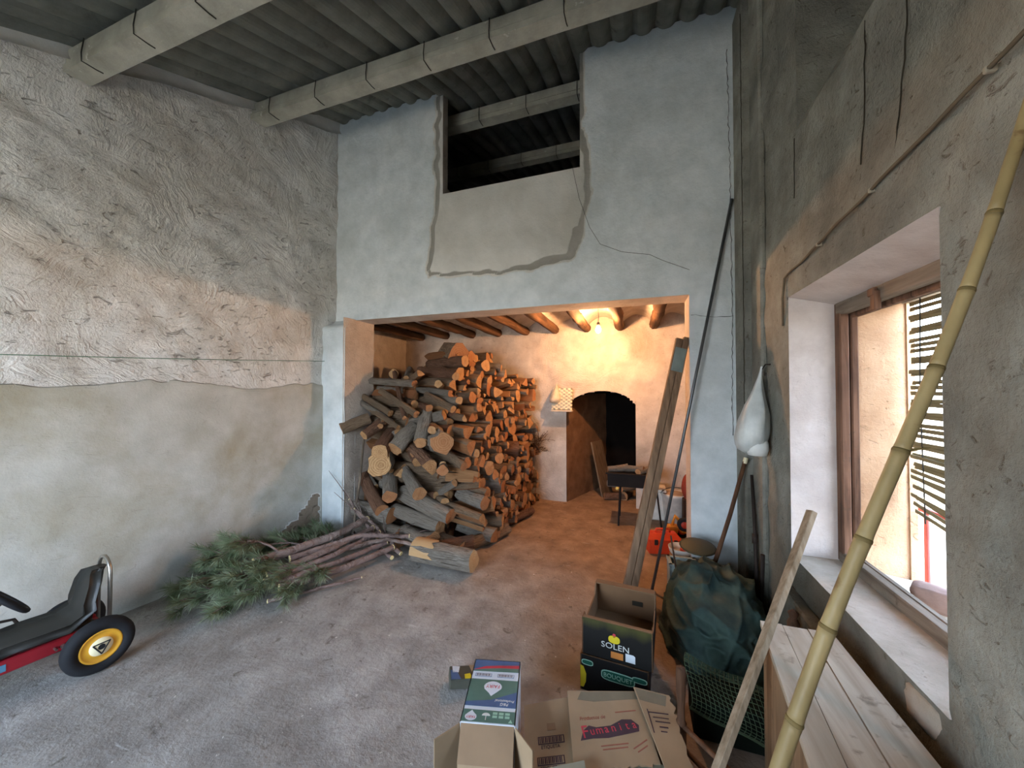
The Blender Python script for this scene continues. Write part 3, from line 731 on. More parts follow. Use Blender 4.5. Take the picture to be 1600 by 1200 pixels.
# flank that faces the bulb: sawn ends look out over the floor
lo1 = lambda z: 3.34 + max(0, z - 1.15) * 0.62
top1 = lambda y: 2.24 - max(0.0, y - 4.25) * 0.5 - max(0, 3.9 - y) * 0.6
Y1, Z1, R1 = pack(262, lambda n, g: np.clip(g.lognormal(math.log(0.05), 0.33, n), 0.028, 0.098), lo1, 4.99, top1, 5)
for y, z, r_ in zip(Y1, Z1, R1):
    xr = -1.33 - 0.32 * max(0, z - 0.25) * sm(5.0, 3.7, y) - 0.3 * max(0, z - 1.55) - 0.10 * max(0, 4.0 - y) + rl.uniform(-0.07, 0.06)
    L = rl.uniform(0.36, 0.52); kind = rl.choice(['round', 'round', 'round', 'half', 'wedge', 'wedge'])
    d = Vector((1, rl.gauss(-0.12, 0.20), rl.gauss(0, 0.11)))
    side = ['at the doorway corner', 'near the doorway corner', 'halfway along', 'toward the end wall', 'near the end wall', 'against the end wall'][max(0, min(5, int((y - 3.34) / 0.275)))]
    vi = rl.randrange(len(LOGV[kind])); tone = ({'round': ['brown', 'grey', 'brown', 'reddish'], 'half': ['brown', 'reddish'], 'wedge': ['brown', 'grey']}[kind])
    lab = '%s %s %s log %s the lit flank, %s' % (girth(r_), tone[vi % len(tone)], 'round' if kind == 'round' else 'split', where(z), side)
    place_log(LOGV[kind][vi], (xr - L / 2, y, z), d, L, r_, lab, rl.uniform(0, 6.28), 'firewood_log' if kind == 'round' else 'split_log')
# the two stacks behind it seen from the doorway side: their flanks and tops show
for ci, (xa, xb, topz, seed) in enumerate(((-2.42, -1.92, 2.05, 11), (-2.93, -2.43, 1.70, 12))):
    lo2 = lambda z: 3.36 + max(0, z - 1.25) * (0.62 if ci == 0 else 0.35)
    tp = lambda y: topz - max(0, 3.8 - y) * 0.45
    Y2, Z2, R2 = pack(152, lambda n, g: np.clip(g.lognormal(math.log(0.066), 0.28, n), 0.035, 0.105), lo2, 4.6, tp, seed, 260)
    for y, z, r_ in zip(Y2, Z2, R2):
        if y > lo2(z) + 0.30 and z < tp(y) - 0.30: continue
        if y > 4.6: continue
        L = rl.uniform(0.45, 0.62); kind = rl.choice(['round', 'round', 'round', 'half', 'wedge'])
        d = Vector((1, rl.gauss(-0.10, 0.16), rl.gauss(-0.04, 0.10)))
        xc = (xa + xb) / 2 + rl.uniform(-0.06, 0.06)
        if ci == 1 and y < 3.5: xc += 0.06
        vi = rl.randrange(len(LOGV[kind])); tone = ({'round': ['brown', 'grey', 'brown', 'reddish'], 'half': ['brown', 'reddish'], 'wedge': ['brown', 'grey']}[kind])
        lab = '%s %s %s log %s the pile front, %s%s' % (girth(r_), tone[vi % len(tone)], 'round' if kind == 'round' else 'split', where(z), 'by the jamb' if ci else 'mid doorway', '' if y < 3.75 else ', behind')
        place_log(LOGV[kind][vi], (xc, y, z), d, L, r_, lab, rl.uniform(0, 6.28), 'firewood_log' if kind == 'round' else 'split_log')
# logs that stand out, one by one
special = [
 ('gnarl', (-2.56, 3.24, 0.80), (0.45, -0.8, -0.1), 0.34, 0.125, 'big gnarled stump with a pale split face beside the jamb', 'gnarled_stump'),
 ('gnarl', (-1.86, 3.26, 1.03), (0.5, -0.75, 0.1), 0.30, 0.115, 'thick pale knotty stump in the centre of the pile', 'gnarled_stump'),
 ('round', (-2.12, 3.96, 2.0), (0.75, -0.62, -0.15), 0.42, 0.125, 'thick log with a reddish sawn end on top of the pile', 'firewood_log'),
 ('round', (-2.50, 3.22, 1.00), (0.25, -0.85, -0.35), 0.40, 0.085, 'stout log end pointing outward above the gnarled stump', 'firewood_log'),
 ('gnarl', (-2.30, 3.24, 1.06), (-0.15, -0.75, -0.55), 0.34, 0.085, 'grey log tipped downward between two stumps', 'firewood_log'),
 ('round', (-2.10, 3.30, 1.16), (0.2, -0.6, -0.75), 0.36, 0.075, 'smooth brown log tipped downward beside the knotty stump', 'firewood_log'),
 ('round', (-2.86, 3.16, 1.19), (-0.6, -0.75, -0.35), 0.30, 0.062, 'short log poking out past the doorway jamb', 'firewood_log'),
 ('round', (-2.66, 3.25, 1.16), (-0.2, -0.8, -0.45), 0.36, 0.060, 'slim log pointing outward close to the jamb', 'firewood_log'),
 ('half', (-2.10, 3.22, 0.86), (0.8, -0.45, -0.3), 0.46, 0.10, 'reddish splintered half log slanting below the knotty stump', 'split_log'),
 ('grey', (-2.47, 3.22, 0.58), (0.55, -0.7, -0.42), 0.46, 0.075, 'grey log slanting down below the gnarled stump', 'firewood_log'),
 ('grey', (-2.20, 3.24, 0.60), (0.75, -0.55, -0.35), 0.44, 0.065, 'slim grey log with a dark end below the splintered half log', 'firewood_log'),
 ('round', (-2.68, 3.22, 0.45), (0.75, -0.45, -0.40), 0.60, 0.070, 'brown log slanting down to the front near the jamb', 'firewood_log'),
 ('grey', (-2.02, 3.22, 0.40), (0.95, -0.2, -0.22), 0.66, 0.080, 'long bluish grey log lying across the lower front', 'firewood_log'),
 ('grey', (-2.12, 3.20, 0.25), (0.97, -0.15, -0.12), 0.62, 0.075, 'dark grey log under the long bluish one', 'firewood_log'),
 ('grey', (-2.62, 3.17, 0.27), (0.98, -0.12, -0.05), 0.50, 0.085, 'ash grey log near the floor by the jamb', 'firewood_log'),
 ('gnarl', (-2.50, 3.10, 0.105), (0.97, -0.2, 0), 0.62, 0.105, 'thick ash grey log on the floor at the pile corner', 'firewood_log'),
 ('gnarl', (-2.03, 3.08, 0.10), (0.95, -0.3, 0), 0.42, 0.10, 'stubby dark log on the floor in front of the pile', 'firewood_log'),
 ('half', (-1.62, 3.26, 0.33), (0.96, -0.2, -0.1), 0.46, 0.075, 'split log with a raw red face at the lower pile corner', 'split_log'),
 ('round', (-1.72, 3.14, 0.075), (0.9, -0.35, 0), 0.44, 0.07, 'log on the floor tucked under the pile corner', 'firewood_log'),
 ('round', (-1.30, 4.16, 0.055), (0.35, 0.93, 0), 0.44, 0.052, 'loose brown log lying on the floor beside the pile', 'firewood_log'),
 ('half', (-1.42, 3.44, 0.06), (0.42, 0.9, 0.02), 0.56, 0.065, 'long reddish split log lying on the floor at the pile foot', 'split_log'),
 ('half', (-1.62, 3.06, 0.085), (0.75, 0.62, 0), 0.36, 0.085, 'pale split log lying just behind the big sawn log', 'split_log'),
 ('wedge', (-2.55, 3.62, 1.60), (0.75, -0.35, 0.35), 0.7, 0.05, 'long bent branch wood lying on top near the jamb', 'split_log'),
]
for k, (kind, c, d, L, r_, lab, nm) in enumerate(special):
    place_log(LOGV[kind][k % len(LOGV[kind])], c, d, L, r_, lab, 0.7 * k, nm)
for k, (a, bb, r_) in enumerate((((-2.98, 3.36, 1.50), (-2.52, 3.30, 1.30), 0.038), ((-2.95, 3.32, 1.42), (-2.45, 3.25, 1.20), 0.03), ((-2.70, 3.36, 1.55), (-2.15, 3.24, 1.30), 0.036),
                                 ((-2.62, 3.50, 1.76), (-2.28, 3.22, 1.26), 0.027), ((-2.85, 3.32, 1.36), (-2.35, 3.2, 1.16), 0.028), ((-2.9, 3.45, 1.66), (-2.25, 3.35, 1.62), 0.04))):
    a = Vector(a); bb = Vector(bb)
    place_log(LOGV['round'][k], (a + bb) / 2, bb - a, (bb - a).length, r_, ['slender branch topmost of the slanting ones beside the jamb', 'slender branch second of the slanting ones beside the jamb', 'slender branch slanting in the middle below the leaning stick', 'slim stick leaning steeply across the other branches on the pile', 'slender branch lowest of the slanting ones beside the jamb', 'stout level branch lying behind the slanting ones'][k], k, 'branch_log', 'slender branches on the pile')
# short billets tossed on the front slope every which way
rb = random.Random(77)
toss = ['at the very jamb', 'close to the jamb', 'before the branches', 'under the slanting branches', 'mid slope', 'toward the flank corner', 'at the flank corner']
for k in range(34):
    x = rb.uniform(-2.82, -1.72); z = rb.uniform(0.35, 1.75); y = 3.36 + max(0, z - 1.2) * 0.55 - 0.03
    r_ = rb.uniform(0.03, 0.058); vi = rb.randrange(12); hd_ = rb.choice((0, 0, 1))
    d = Vector((rb.uniform(0.2, 1.0), -rb.uniform(0.1, 0.9), rb.uniform(-0.5, 0.25)))
    lab = '%s %s billet tossed on the pile front %s, %s' % (girth(r_), ['brown', 'grey', 'brown', 'reddish'][vi % 4], toss[min(6, int((x + 2.82) / 1.1 * 7))], ['knee high', 'hip high', 'waist high', 'chest high', 'shoulder high', 'head high'][min(5, int((z - 0.3) / 0.25))])
    place_log(LOGV['round'][vi], (x, y, z), d, rb.uniform(0.25, 0.42), r_, lab, k, 'wood_billet', 'billets tossed on the pile front')
# big sawn log on the floor: grey bark with a strip peeled to pale wood
bl = place_log((lambda: log_mesh(200, 'round', M_BARKG, M_CUTPALE))(), (-1.60, 2.84, 0.10), (0.97, -0.08, 0.0), 0.60, 0.098, 'big pale sawn log with a notch lying alone before the pile', 0.4, 'firewood_log')
V = []; F = []
for i in range(9):
    an = 0.2 + 2.6 * i / 8
    for x in (-0.49, -0.2 + 0.07 * math.sin(i * 1.7), -0.12 + 0.05 * math.cos(i * 2.3)): V.append((x, math.cos(an) * 1.13, math.sin(an) * 1.13))
for i in range(8):
    for j in range(2): F.append((3 * i + j, 3 * i + j + 1, 3 * i + j + 4, 3 * i + j + 3))
mesh_obj('peeled_strip', V, F, M_CUTPALE, bl, True)
# dry twig bunch hanging over the pile beside the end wall
tw = thing('dry_twig_bunch', 'bunch of thin dry twigs between the firewood and the egg trays', 'twigs', (-1.30, 4.93, 0.75))
M_TWIG = flat('dry_twig', '5b4232', 0.9, 0.1)
b = MB(); rt = random.Random(21)
for k in range(46):
    p = Vector((rt.uniform(-0.05, 0.03), rt.uniform(-0.05, 0.05), rt.uniform(-0.1, 0.1))); d = Vector((rt.uniform(-0.3, 0.9), rt.uniform(-0.9, 0.05), rt.uniform(-0.2, 1.0))).normalized() * rt.uniform(0.12, 0.26)
    b.tube([p, p + d * 0.5 + Vector((0, 0, 0.02)), p + d], [0.004, 0.003, 0.001], 4)
    for _ in range(3):
        s_ = p + d * rt.uniform(0.3, 0.9); b.tube([s_, s_ + Vector((rt.uniform(-1, 1), rt.uniform(-1, 0.2), rt.uniform(-0.3, 1))) * 0.07], [0.0025, 0.001], 4)
o = b.build('twigs', M_TWIG, tw); o['kind'] = 'stuff'

# ------------------------------------------------------------------ pine boughs and trimmed branches on the floor
M_NEEDLE = NT('pine_needles', 0.7, 0.3); v = M_NEEDLE.co(); M_NEEDLE.color(M_NEEDLE.mix(M_NEEDLE.ramp(M_NEEDLE.noise(v, 9, 3), [(0.35, 0), (0.7, 1)]), S('5a6a48'), S('929a7c')))
M_NEEDLE = M_NEEDLE.m
M_PINEBARK = bark_mat('pine_branch_bark', 'a08e84', '5d4a42', '86706a')
M_PALE = flat('fresh_cut_wood', 'ead9a0', 0.8, 0.2, var=0.06)
def bough(base, tip, lift, label, seed, width=0.18, n=3400):
    rr = random.Random(seed); base = Vector(base); tip = Vector(tip)
    e = thing('pine_bough', label, 'pine bough', (base.x, base.y, 0), 0, 'cut pine boughs on the floor'); inv = Matrix.Translation((-base.x, -base.y, 0))
    stem = [base.lerp(tip, t) + Vector((0, 0, lift * math.sin(PI * t))) for t in [k / 8 for k in range(9)]]
    b = MB(); b.tube(stem, [0.011 - 0.009 * k / 8 for k in range(9)], 6)
    twigs = []; dirn = (tip - base).normalized(); sd = dirn.cross(Vector((0, 0, 1))).normalized()
    for k in range(22):
        t = rr.uniform(0.34, 1.0); p = base.lerp(tip, t) + Vector((0, 0, lift * math.sin(PI * t)))
        s_ = rr.choice((-1, 1)) * rr.uniform(0.3, 1.0); d = (dirn * rr.uniform(0.5, 1.0) + sd * s_ + Vector((0, 0, rr.uniform(-0.15, 0.45)))).normalized() * width * rr.uniform(0.6, 1.3)
        q_ = p + d; q_.z = max(0.02, q_.z); b.tube([p, (p + q_) / 2 + Vector((0, 0, 0.015)), q_], [0.005, 0.004, 0.002], 4); twigs.append((p, q_))
    b.build('stem', M_PINEBARK, e, True, inv)
    V = []; F = []
    for k in range(n):
        p, q_ = rr.choice(twigs); t = rr.uniform(0.2, 1.0); o_ = p.lerp(q_, t); dd = (q_ - p).normalized()
        out = Vector((rr.gauss(0, 1), rr.gauss(0, 1), rr.gauss(0, 1))).normalized(); d = (dd * rr.uniform(0.5, 1.3) + out * 0.6 + Vector((0, 0, -0.18))).normalized() * rr.uniform(0.06, 0.12)
        s_ = d.cross(Vector((rr.uniform(-1, 1), rr.uniform(-1, 1), 0.4))).normalized() * 0.0013
        t_ = o_ + d; t_.z = max(0.004, t_.z); o_.z = max(0.006, o_.z); i = len(V); md = (o_ + t_) / 2 + Vector((0, 0, 0.004))
        V += [o_ - s_, o_ + s_, md + s_, md - s_, t_]; F += [(i, i + 1, i + 2, i + 3), (i + 3, i + 2, i + 4)]
    o = mesh_obj('needles', V, F, M_NEEDLE, e, False, inv); o['kind'] = 'stuff'
for k, a in enumerate([
    ((-2.55, 2.55, 0.08), (-3.14, 1.70, 0.05), 0.12, 'long green pine bough sweeping toward the kart along the wall'),
    ((-2.50, 2.45, 0.06), (-2.98, 1.66, 0.04), 0.10, 'green pine bough with its tip lying furthest out toward the kart'),
    ((-2.65, 2.6, 0.08), (-3.18, 2.0, 0.12), 0.14, 'pine bough propped against the smooth dado'),
    ((-2.45, 2.4, 0.08), (-2.70, 1.80, 0.03), 0.08, 'short pine bough spread on the open floor'),
    ((-2.55, 2.7, 0.06), (-3.14, 2.36, 0.14), 0.06, 'pine bough rising against the wall below the fallen plaster'),
    ((-2.35, 2.6, 0.05), (-2.50, 2.02, 0.03), 0.06, 'pine bough half under the trimmed branches'),
    ((-2.6, 2.85, 0.06), (-3.08, 2.70, 0.10), 0.05, 'sparse pine bough close to the pilaster'),
    ((-2.75, 2.3, 0.12), (-3.12, 1.86, 0.12), 0.22, 'bushy pine bough on top of the green heap')]):
    bough(a[0], a[1], a[2], a[3], 300 + k)
def branch(pts, r0, r1, label, k, twigs=0):
    rr = random.Random(500 + k); P = [Vector(p) for p in pts]; n = 12
    S_ = []
    for i in range(n + 1):
        t = i / n * (len(P) - 1); j = min(int(t), len(P) - 2); S_.append(P[j].lerp(P[j + 1], t - j) + Vector((rr.uniform(-1, 1), rr.uniform(-1, 1), rr.uniform(-.5, .5))) * 0.006)
    S_ = [p + Vector((0, 0, 0.055 if twigs < 3 else 0)) if r0 > 0.01 else p for p in S_]
    e = thing('trimmed_branch', label, 'branch', (P[0].x, P[0].y, 0), 0, 'trimmed pine branches on the floor'); inv = Matrix.Translation((-P[0].x, -P[0].y, 0))
    r0 *= 1.45; r1 *= 1.35; b = MB(); R = [r0 + (r1 - r0) * i / n + rr.uniform(-0.0015, 0.0015) for i in range(n + 1)]; b.tube(S_, R, 8, False)
    for _ in range(twigs):
        i = rr.randint(3, n); d = (S_[min(i, n)] - S_[i - 2]).normalized() + Vector((rr.uniform(-.6, .6), rr.uniform(-.6, .6), rr.uniform(0, .5)))
        b.tube([S_[i], S_[i] + d * 0.12, S_[i] + d * 0.25 + Vector((0, 0, rr.uniform(-.05, .05)))], [0.006, 0.004, 0.002], 5)
    b.build('bark', M_PINEBARK, e, True, inv)
    d = (S_[0] - S_[1]).normalized(); b = MB(); b.tube([S_[0] - d * 0.003, S_[0] + d * 0.004], R[0] * 1.0, 10); b.build('cut_end', M_PALE, e, False, inv)
    d = (S_[-1] - S_[-2]).normalized(); b = MB(); b.tube([S_[-1] - d * 0.003, S_[-1] + d * 0.004], R[-1] * 1.0, 10); b.build('cut_end', M_PALE, e, False, inv)
    return e
B = [((-2.86, 2.06, 0.13), (-2.60, 2.62, 0.17), (-2.56, 3.00, 0.20), 0.026, 0.022, 'thick reddish pine branch on top of the cut boughs', 0),
     ((-2.66, 2.02, 0.09), (-2.50, 2.5, 0.12), (-2.46, 2.95, 0.14), 0.020, 0.016, 'pine branch lying second behind the thick reddish one', 0),
     ((-2.62, 1.98, 0.07), (-2.44, 2.45, 0.09), (-2.36, 2.92, 0.12), 0.017, 0.014, 'dark pine branch in the middle of the bundle', 0),
     ((-2.57, 1.98, 0.05), (-2.36, 2.42, 0.06), (-2.22, 2.85, 0.07), 0.018, 0.015, 'grey pine branch in the outer half of the bundle', 0),
     ((-2.50, 2.00, 0.03), (-2.28, 2.40, 0.035), (-2.12, 2.82, 0.05), 0.021, 0.018, 'outermost trimmed branch with a pale cut end facing the room', 0),
     ((-2.52, 1.93, 0.025), (-2.36, 2.12, 0.025), (-2.13, 2.42, 0.022), 0.009, 0.006, 'thin twig lying flat on the floor before the bundle', 0),
     ((-2.70, 2.25, 0.11), (-2.42, 2.75, 0.15), (-2.05, 2.98, 0.10), 0.018, 0.014, 'pine branch crossing the bundle toward the grey logs', 2),
     ((-2.45, 2.6, 0.08), (-2.22, 2.86, 0.10), (-1.98, 2.92, 0.06), 0.015, 0.012, 'short branch stub at the log end of the bundle', 1),
     ((-2.40, 2.95, 0.10), (-2.66, 3.00, 0.28), (-2.80, 3.02, 0.42), 0.013, 0.007, 'bare twiggy branch standing up against the pilaster', 5),
     ((-2.05, 2.84, 0.05), (-2.40, 2.98, 0.18), (-2.72, 3.0, 0.34), 0.014, 0.008, 'dark bare branch curving up beside the doorway jamb', 4),
     ((-2.10, 2.78, 0.03), (-2.35, 2.85, 0.08), (-2.6, 2.98, 0.12), 0.013, 0.010, 'forked twig lying at the foot of the ash grey log', 4)]
for k, (a, m_, c_, r0, r1, lab, tw_) in enumerate(B): branch([a, m_, c_], r0, r1, lab, k, tw_)
b = MB(); b.tube([(-2.80, 3.06, 0.02), (-2.83, 3.2, 0.6), (-2.86, 3.30, 1.12)], [0.013, 0.012, 0.01], 8)
tag(b.build('thin_pole', wood('pole_wood', '8a7a68', '574a3d', 'Z'), None, True), 'thin pole leaning on the doorway jamb before the pile', 'pole')
cone = MB(); cone.lathe([(0.0, 0.0), (0.015, 0.004), (0.021, 0.02), (0.019, 0.04), (0.010, 0.058), (0.0, 0.064)], 10, Matrix.Translation((-2.78, 2.08, 0.22)) @ Matrix.Rotation(1.2, 4, 'Y'))
tag(cone.build('pine_cone', flat('cone_brown', '5c3a28', 0.8, 0.2, bump=0.8), None, True), 'small brown pine cone among the green needles', 'pine cone')
# green cord stretched along the side wall
P0 = L0 - LD * 4.6 + Vector((0.10, 0, 1.69)); P1 = L0 - LD * 0.20 + Vector((0.05, 0, 1.862))
b = MB(); b.tube([P0.lerp(P1, k / 24) - Vector((0, 0, 0.03 * math.sin(PI * k / 24))) for k in range(25)], 0.0028, 5)
tag(b.build('green_cord', flat('green_twine', '3f6b4a', 0.7, 0.2)), 'thin green cord stretched along the coarse side wall', 'cord')

# ------------------------------------------------------------------ pedal kart
M_TYRE = flat('tyre_rubber', '1c1d20', 0.8, 0.3, var=0.15)
M_RED = flat('red_paint', '8e1622', 0.5, 0.4, var=0.1)
M_YEL = flat('yellow_rim_plastic', 'd29a2c', 0.5, 0.4, var=0.12)
M_CREAM = flat('cream_hub', 'e3d6ae', 0.5, 0.4, var=0.05)
M_SEAT = flat('black_seat_plastic', '24231f', 0.5, 0.45, var=0.15)
M_CHROME = flat('dull_chrome', 'a9a49a', 0.35, 0.5, 0.9, var=0.1)
M_BLUE = flat('blue_decal', '4f7f98', 0.5, 0.3)
ka = thing('pedal_kart', 'red childs pedal kart with black seat parked by the side wall', 'pedal kart', (-3.03, 1.21, 0), math.atan2(-0.992, -0.128))
def wheel(x, y, R=0.142, w=0.075, parent=ka, side=1):
    M_ = Matrix.Translation((x, y, R)) @ Matrix.Rotation(-side * PI / 2, 4, 'X')
    b = MB(); h = w / 2
    b.lathe([(R * 0.60, -h * 0.8), (R * 0.8, -h), (R * 0.94, -h * 0.8), (R, -h * 0.35), (R, h * 0.35), (R * 0.94, h * 0.8), (R * 0.8, h), (R * 0.60, h * 0.8), (R * 0.60, -h * 0.8)], 36, M_)
    t = b.build('tyre', M_TYRE, parent, True)
    b = MB(); b.lathe([(R * 0.61, -h * 0.7), (R * 0.61, h * 0.72), (R * 0.56, h * 0.85), (R * 0.52, h * 0.7), (R * 0.38, h * 0.62), (R * 0.34, h * 0.75), (0.0, h * 0.75)], 32, M_); rm = b.build('rim', M_YEL, parent, True)
    b = MB(); b.lathe([(R * 0.33, h * 0.76), (R * 0.31, h * 0.9), (0.0, h * 0.92)], 24, M_); b.build('hub_cap', M_CREAM, rm, True)
    b = MB()
    for k in range(3):
        a = PI / 2 + k * 2 * PI / 3; c = a + 2 * PI / 3
        p = M_ @ Vector((R * 0.27 * math.cos(a), R * 0.27 * math.sin(a), h * 0.95)); q_ = M_ @ Vector((R * 0.27 * math.cos(c), R * 0.27 * math.sin(c), h * 0.95)); b.tube([p, q_], R * 0.022, 5)
    b.lathe([(R * 0.10, h * 0.9), (R * 0.10, h * 0.98), (0, h * 0.98)], 12, M_)
    b.build('hub_emblem', M_TYRE, rm)
wheel(0, 0.215); wheel(0, -0.215, side=-1)
wheel(0.86, 0.2, 0.125, 0.06); wheel(0.86, -0.2, 0.125, 0.06, side=-1)
b = MB(); b.tube([(0, -0.2, 0.142), (0, 0.2, 0.142)], 0.011, 8); b.build('rear_axle', M_METALDARK, ka)
b = MB(); b.tube([(0.86, -0.18, 0.125), (0.86, 0.18, 0.125)], 0.011, 8); b.build('front_axle', M_METALDARK, ka)
b = MB(); b.box((-0.06, 0.055, 0.135), (0.95, 0.09, 0.205), None, 0.006); b.box((-0.06, -0.09, 0.135), (0.95, -0.055, 0.205), None, 0.006); b.box((-0.06, -0.06, 0.15), (0.02, 0.06, 0.19)); b.box((0.86, -0.06, 0.15), (0.95, 0.06, 0.19))
fm = b.build('frame', M_RED, ka)
b = MB(); b.box((0.285, 0.0895, 0.152), (0.42, 0.0925, 0.186)); b.build('decal', M_BLUE, fm)
b = MB(); b.tube([(0.10, 0.09, 0.16), (0.10, 0.125, 0.16)], 0.012, 8); b.tube([(0.13, 0.09, 0.165), (0.13, 0.12, 0.165)], 0.006, 8); b.build('bolt', M_CHROME, fm)
# moulded bucket seat: one profile swept across
prof = [(0.33, 0.235), (0.30, 0.262), (0.20, 0.262), (0.09, 0.258), (0.035, 0.285), (0.015, 0.35), (-0.005, 0.44), (-0.02, 0.495), (-0.035, 0.505)]
V = []; F = []; nx = 9
for i, (x, z) in enumerate(prof):
    t = i / (len(prof) - 1); wd = 0.115 + 0.03 * math.sin(PI * min(1, t * 1.5)) - 0.075 * sm(0.72, 1.0, t) - 0.03 * sm(0.15, 0, t)
    for k in range(nx):
        u = k / (nx - 1) * 2 - 1; lip = 0.022 * abs(u) ** 4
        V.append((x + (lip if t > 0.5 else 0), u * wd, z + (lip if t <= 0.5 else 0)))
nv = len(V)
for (x, y, z) in list(V): V.append((x - 0.045 if z > 0.28 else x, y, z - 0.045 if z < 0.29 else z))
P = len(prof)
for i in range(P - 1):
    for k in range(nx - 1):
        a = i * nx + k; F.append((a, a + 1, a + nx + 1, a + nx)); F.append((nv + a, nv + a + nx, nv + a + nx + 1, nv + a + 1))
for i in range(P - 1):
    for k in (0, nx - 1): a = i * nx + k; F.append((a, a + nx, nv + a + nx, nv + a))
for k in range(nx - 1): F.append((k, nv + k, nv + k + 1, k + 1)); a = (P - 1) * nx + k; F.append((a, a + 1, nv + a + 1, nv + a))
mesh_obj('seat', V, F, M_SEAT, ka, True)
b = MB(); b.box((-0.02, -0.07, 0.19), (0.24, 0.07, 0.235), None, 0.01); b.build('seat_mount', M_SEAT, ka)
arc = [(-0.075, 0.085, 0.15), (-0.075, 0.085, 0.47)] + [(-0.075, 0.085 * math.cos(PI * k / 8), 0.47 + 0.085 * math.sin(PI * k / 8)) for k in range(1, 8)] + [(-0.075, -0.085, 0.47), (-0.075, -0.085, 0.15)]
b = MB(); b.tube(arc, 0.010, 8); b.build('roll_bar', M_CHROME, ka, True)
b = MB()
ring = [Matrix.Translation((0.275, 0, 0.475)) @ Matrix.Rotation(-0.9, 4, 'Y') @ Vector((0.105 * math.cos(2 * PI * k / 20), 0.105 * math.sin(2 * PI * k / 20), 0)) for k in range(21)]
b.tube(ring, 0.013, 8, False); b.tube([ring[0], ring[10]], 0.009, 6); sw_ = b.build('steering_wheel', M_TYRE, ka, True)
b = MB(); b.tube([(0.275, 0, 0.475), (0.62, 0, 0.19)], 0.010, 8); b.build('steering_column', M_METALDARK, ka)
b = MB(); b.tube([(0.18, -0.16, 0.21), (0.22, -0.16, 0.30), (0.34, -0.15, 0.33)], 0.008, 6); b.build('hand_brake', M_METALDARK, ka)

# ------------------------------------------------------------------ window: frame, blind, grille
win = tag(empty('window_1', (1.05, 1.84, 0.66)), 'old brown wooden window frame set deep in the wall', kind='structure'); wi = Matrix.Translation((-1.05, -1.84, -0.66))
def wp(name, lo, hi, mat, bv=0.006): 
    b = MB(); b.box(lo, hi, None, bv); return b.build(name, mat, win, False, wi)
wp('stile', (1.005, 2.315, 0.66), (1.045, 2.372, 2.01), M_OLDWOOD); wp('stile', (1.055, 2.325, 0.66), (1.088, 2.372, 2.01), M_OLDWOOD)
wp('stile', (1.005, 1.315, 0.66), (1.088, 1.36, 2.01), M_OLDWOOD)
wp('head_rail', (1.005, 1.33, 1.945), (1.05, 2.36, 2.02), M_OLDWOODY); wp('head_rail', (1.058, 1.33, 1.925), (1.088, 2.36, 1.965), M_OLDWOOD)
wp('bottom_rail', (1.005, 1.33, 0.655), (1.05, 2.36, 0.715), M_OLDWOODY); wp('bottom_rail', (1.066, 1.33, 0.645), (1.095, 2.36, 0.70), M_OLDWOODY)
b = MB(); b.box((0.985, 1.985, 1.90), (1.01, 2.02, 1.985), None, 0.004); b.box((0.982, 1.99, 1.965), (1.0, 2.035, 2.0), None, 0.004); b.build('turn_button', M_OLDWOOD, win, False, wi)
for k in range(7): wp('grille_bar', (1.36, 2.36 - 0.135 * k, 0.40), (1.37, 2.385 - 0.135 * k, 0.96), flat('red_oxide_bar%d' % k, 'b8524a', 0.6, 0.3), 0.002)
wp('grille_rail', (1.356, 1.33, 0.94), (1.374, 2.42, 0.965), flat('red_oxide_rail', 'b8524a', 0.6, 0.3), 0.002)
bl_ = thing('reed_blind', 'slatted wooden roll blind hanging askew outside the window', 'blind', (1.30, 1.85, 2.02))
M_SLAT = wood('blind_slat_wood', '9c8f6c', '6a6046', 'Y')
b = MB(); b.box((-0.004, -0.44, -0.0095), (0.003, 0.50, 0.0095), None, 0.002); s0 = b.build('slat', M_SLAT, bl_)
ns = 38
for k in range(ns):
    o = s0 if k == 0 else s0.copy()
    if k: COL.objects.link(o)
    t = k / (ns - 1); o.location = (-0.005 + 0.004 * math.sin(k * 2.1), -0.02 + 0.006 * math.sin(k * 1.3), -0.045 - 0.0295 * k); o.rotation_euler = (0.02 * math.sin(k * 2.7) + 0.17 * sm(0.62, 1.0, t), rl.uniform(-0.25, 0.25), 0)
for yy in (-0.3, 0.16, 0.40):
    b = MB(); b.tube([(-0.012, yy, 0.0), (-0.014, yy + 0.01, -0.5), (-0.012, yy - 0.005, -0.045 - 0.0295 * ns + 0.17 * yy)], 0.003, 5); b.build('cord', M_WIRE, bl_)
b = MB(); b.box((-0.02, -0.46, -0.03), (0.015, 0.52, 0.01), None, 0.004); b.build('head_batten', M_OLDWOODY, bl_)
def rock(name, c, s, mat, lab, cat, seed, M_=None, cubic=0.55):
    bm = bmesh.new(); bmesh.ops.create_cube(bm, size=2.0); bmesh.ops.subdivide_edges(bm, edges=bm.edges[:], cuts=5, use_grid_fill=True)
    for v_ in bm.verts:
        p = v_.co.lerp(v_.co.normalized() * 1.2, cubic); p = p * (1 + 0.10 * fr(p.x * 1.5 + seed, p.y * 1.5, p.z * 1.5)); v_.co = Vector((p.x * s[0], p.y * s[1], p.z * s[2]))
    me = bpy.data.meshes.new(name); bm.to_mesh(me); bm.free(); me.materials.append(mat); me.polygons.foreach_set('use_smooth', [True] * len(me.polygons))
    o = bpy.data.objects.new(name, me); COL.objects.link(o); o.location = c
    if M_ is not None: o.rotation_euler = (0, 0, M_)
    return tag(o, lab, cat)
rock('brick_lump', (1.19, 2.02, 0.675), (0.045, 0.07, 0.045), flat('dusty_brick', 'a08478', 0.95, 0.1, var=0.2, bump=0.6), 'dusty reddish brick lump on the outer window ledge', 'brick', 3, 0.9, 0.25)
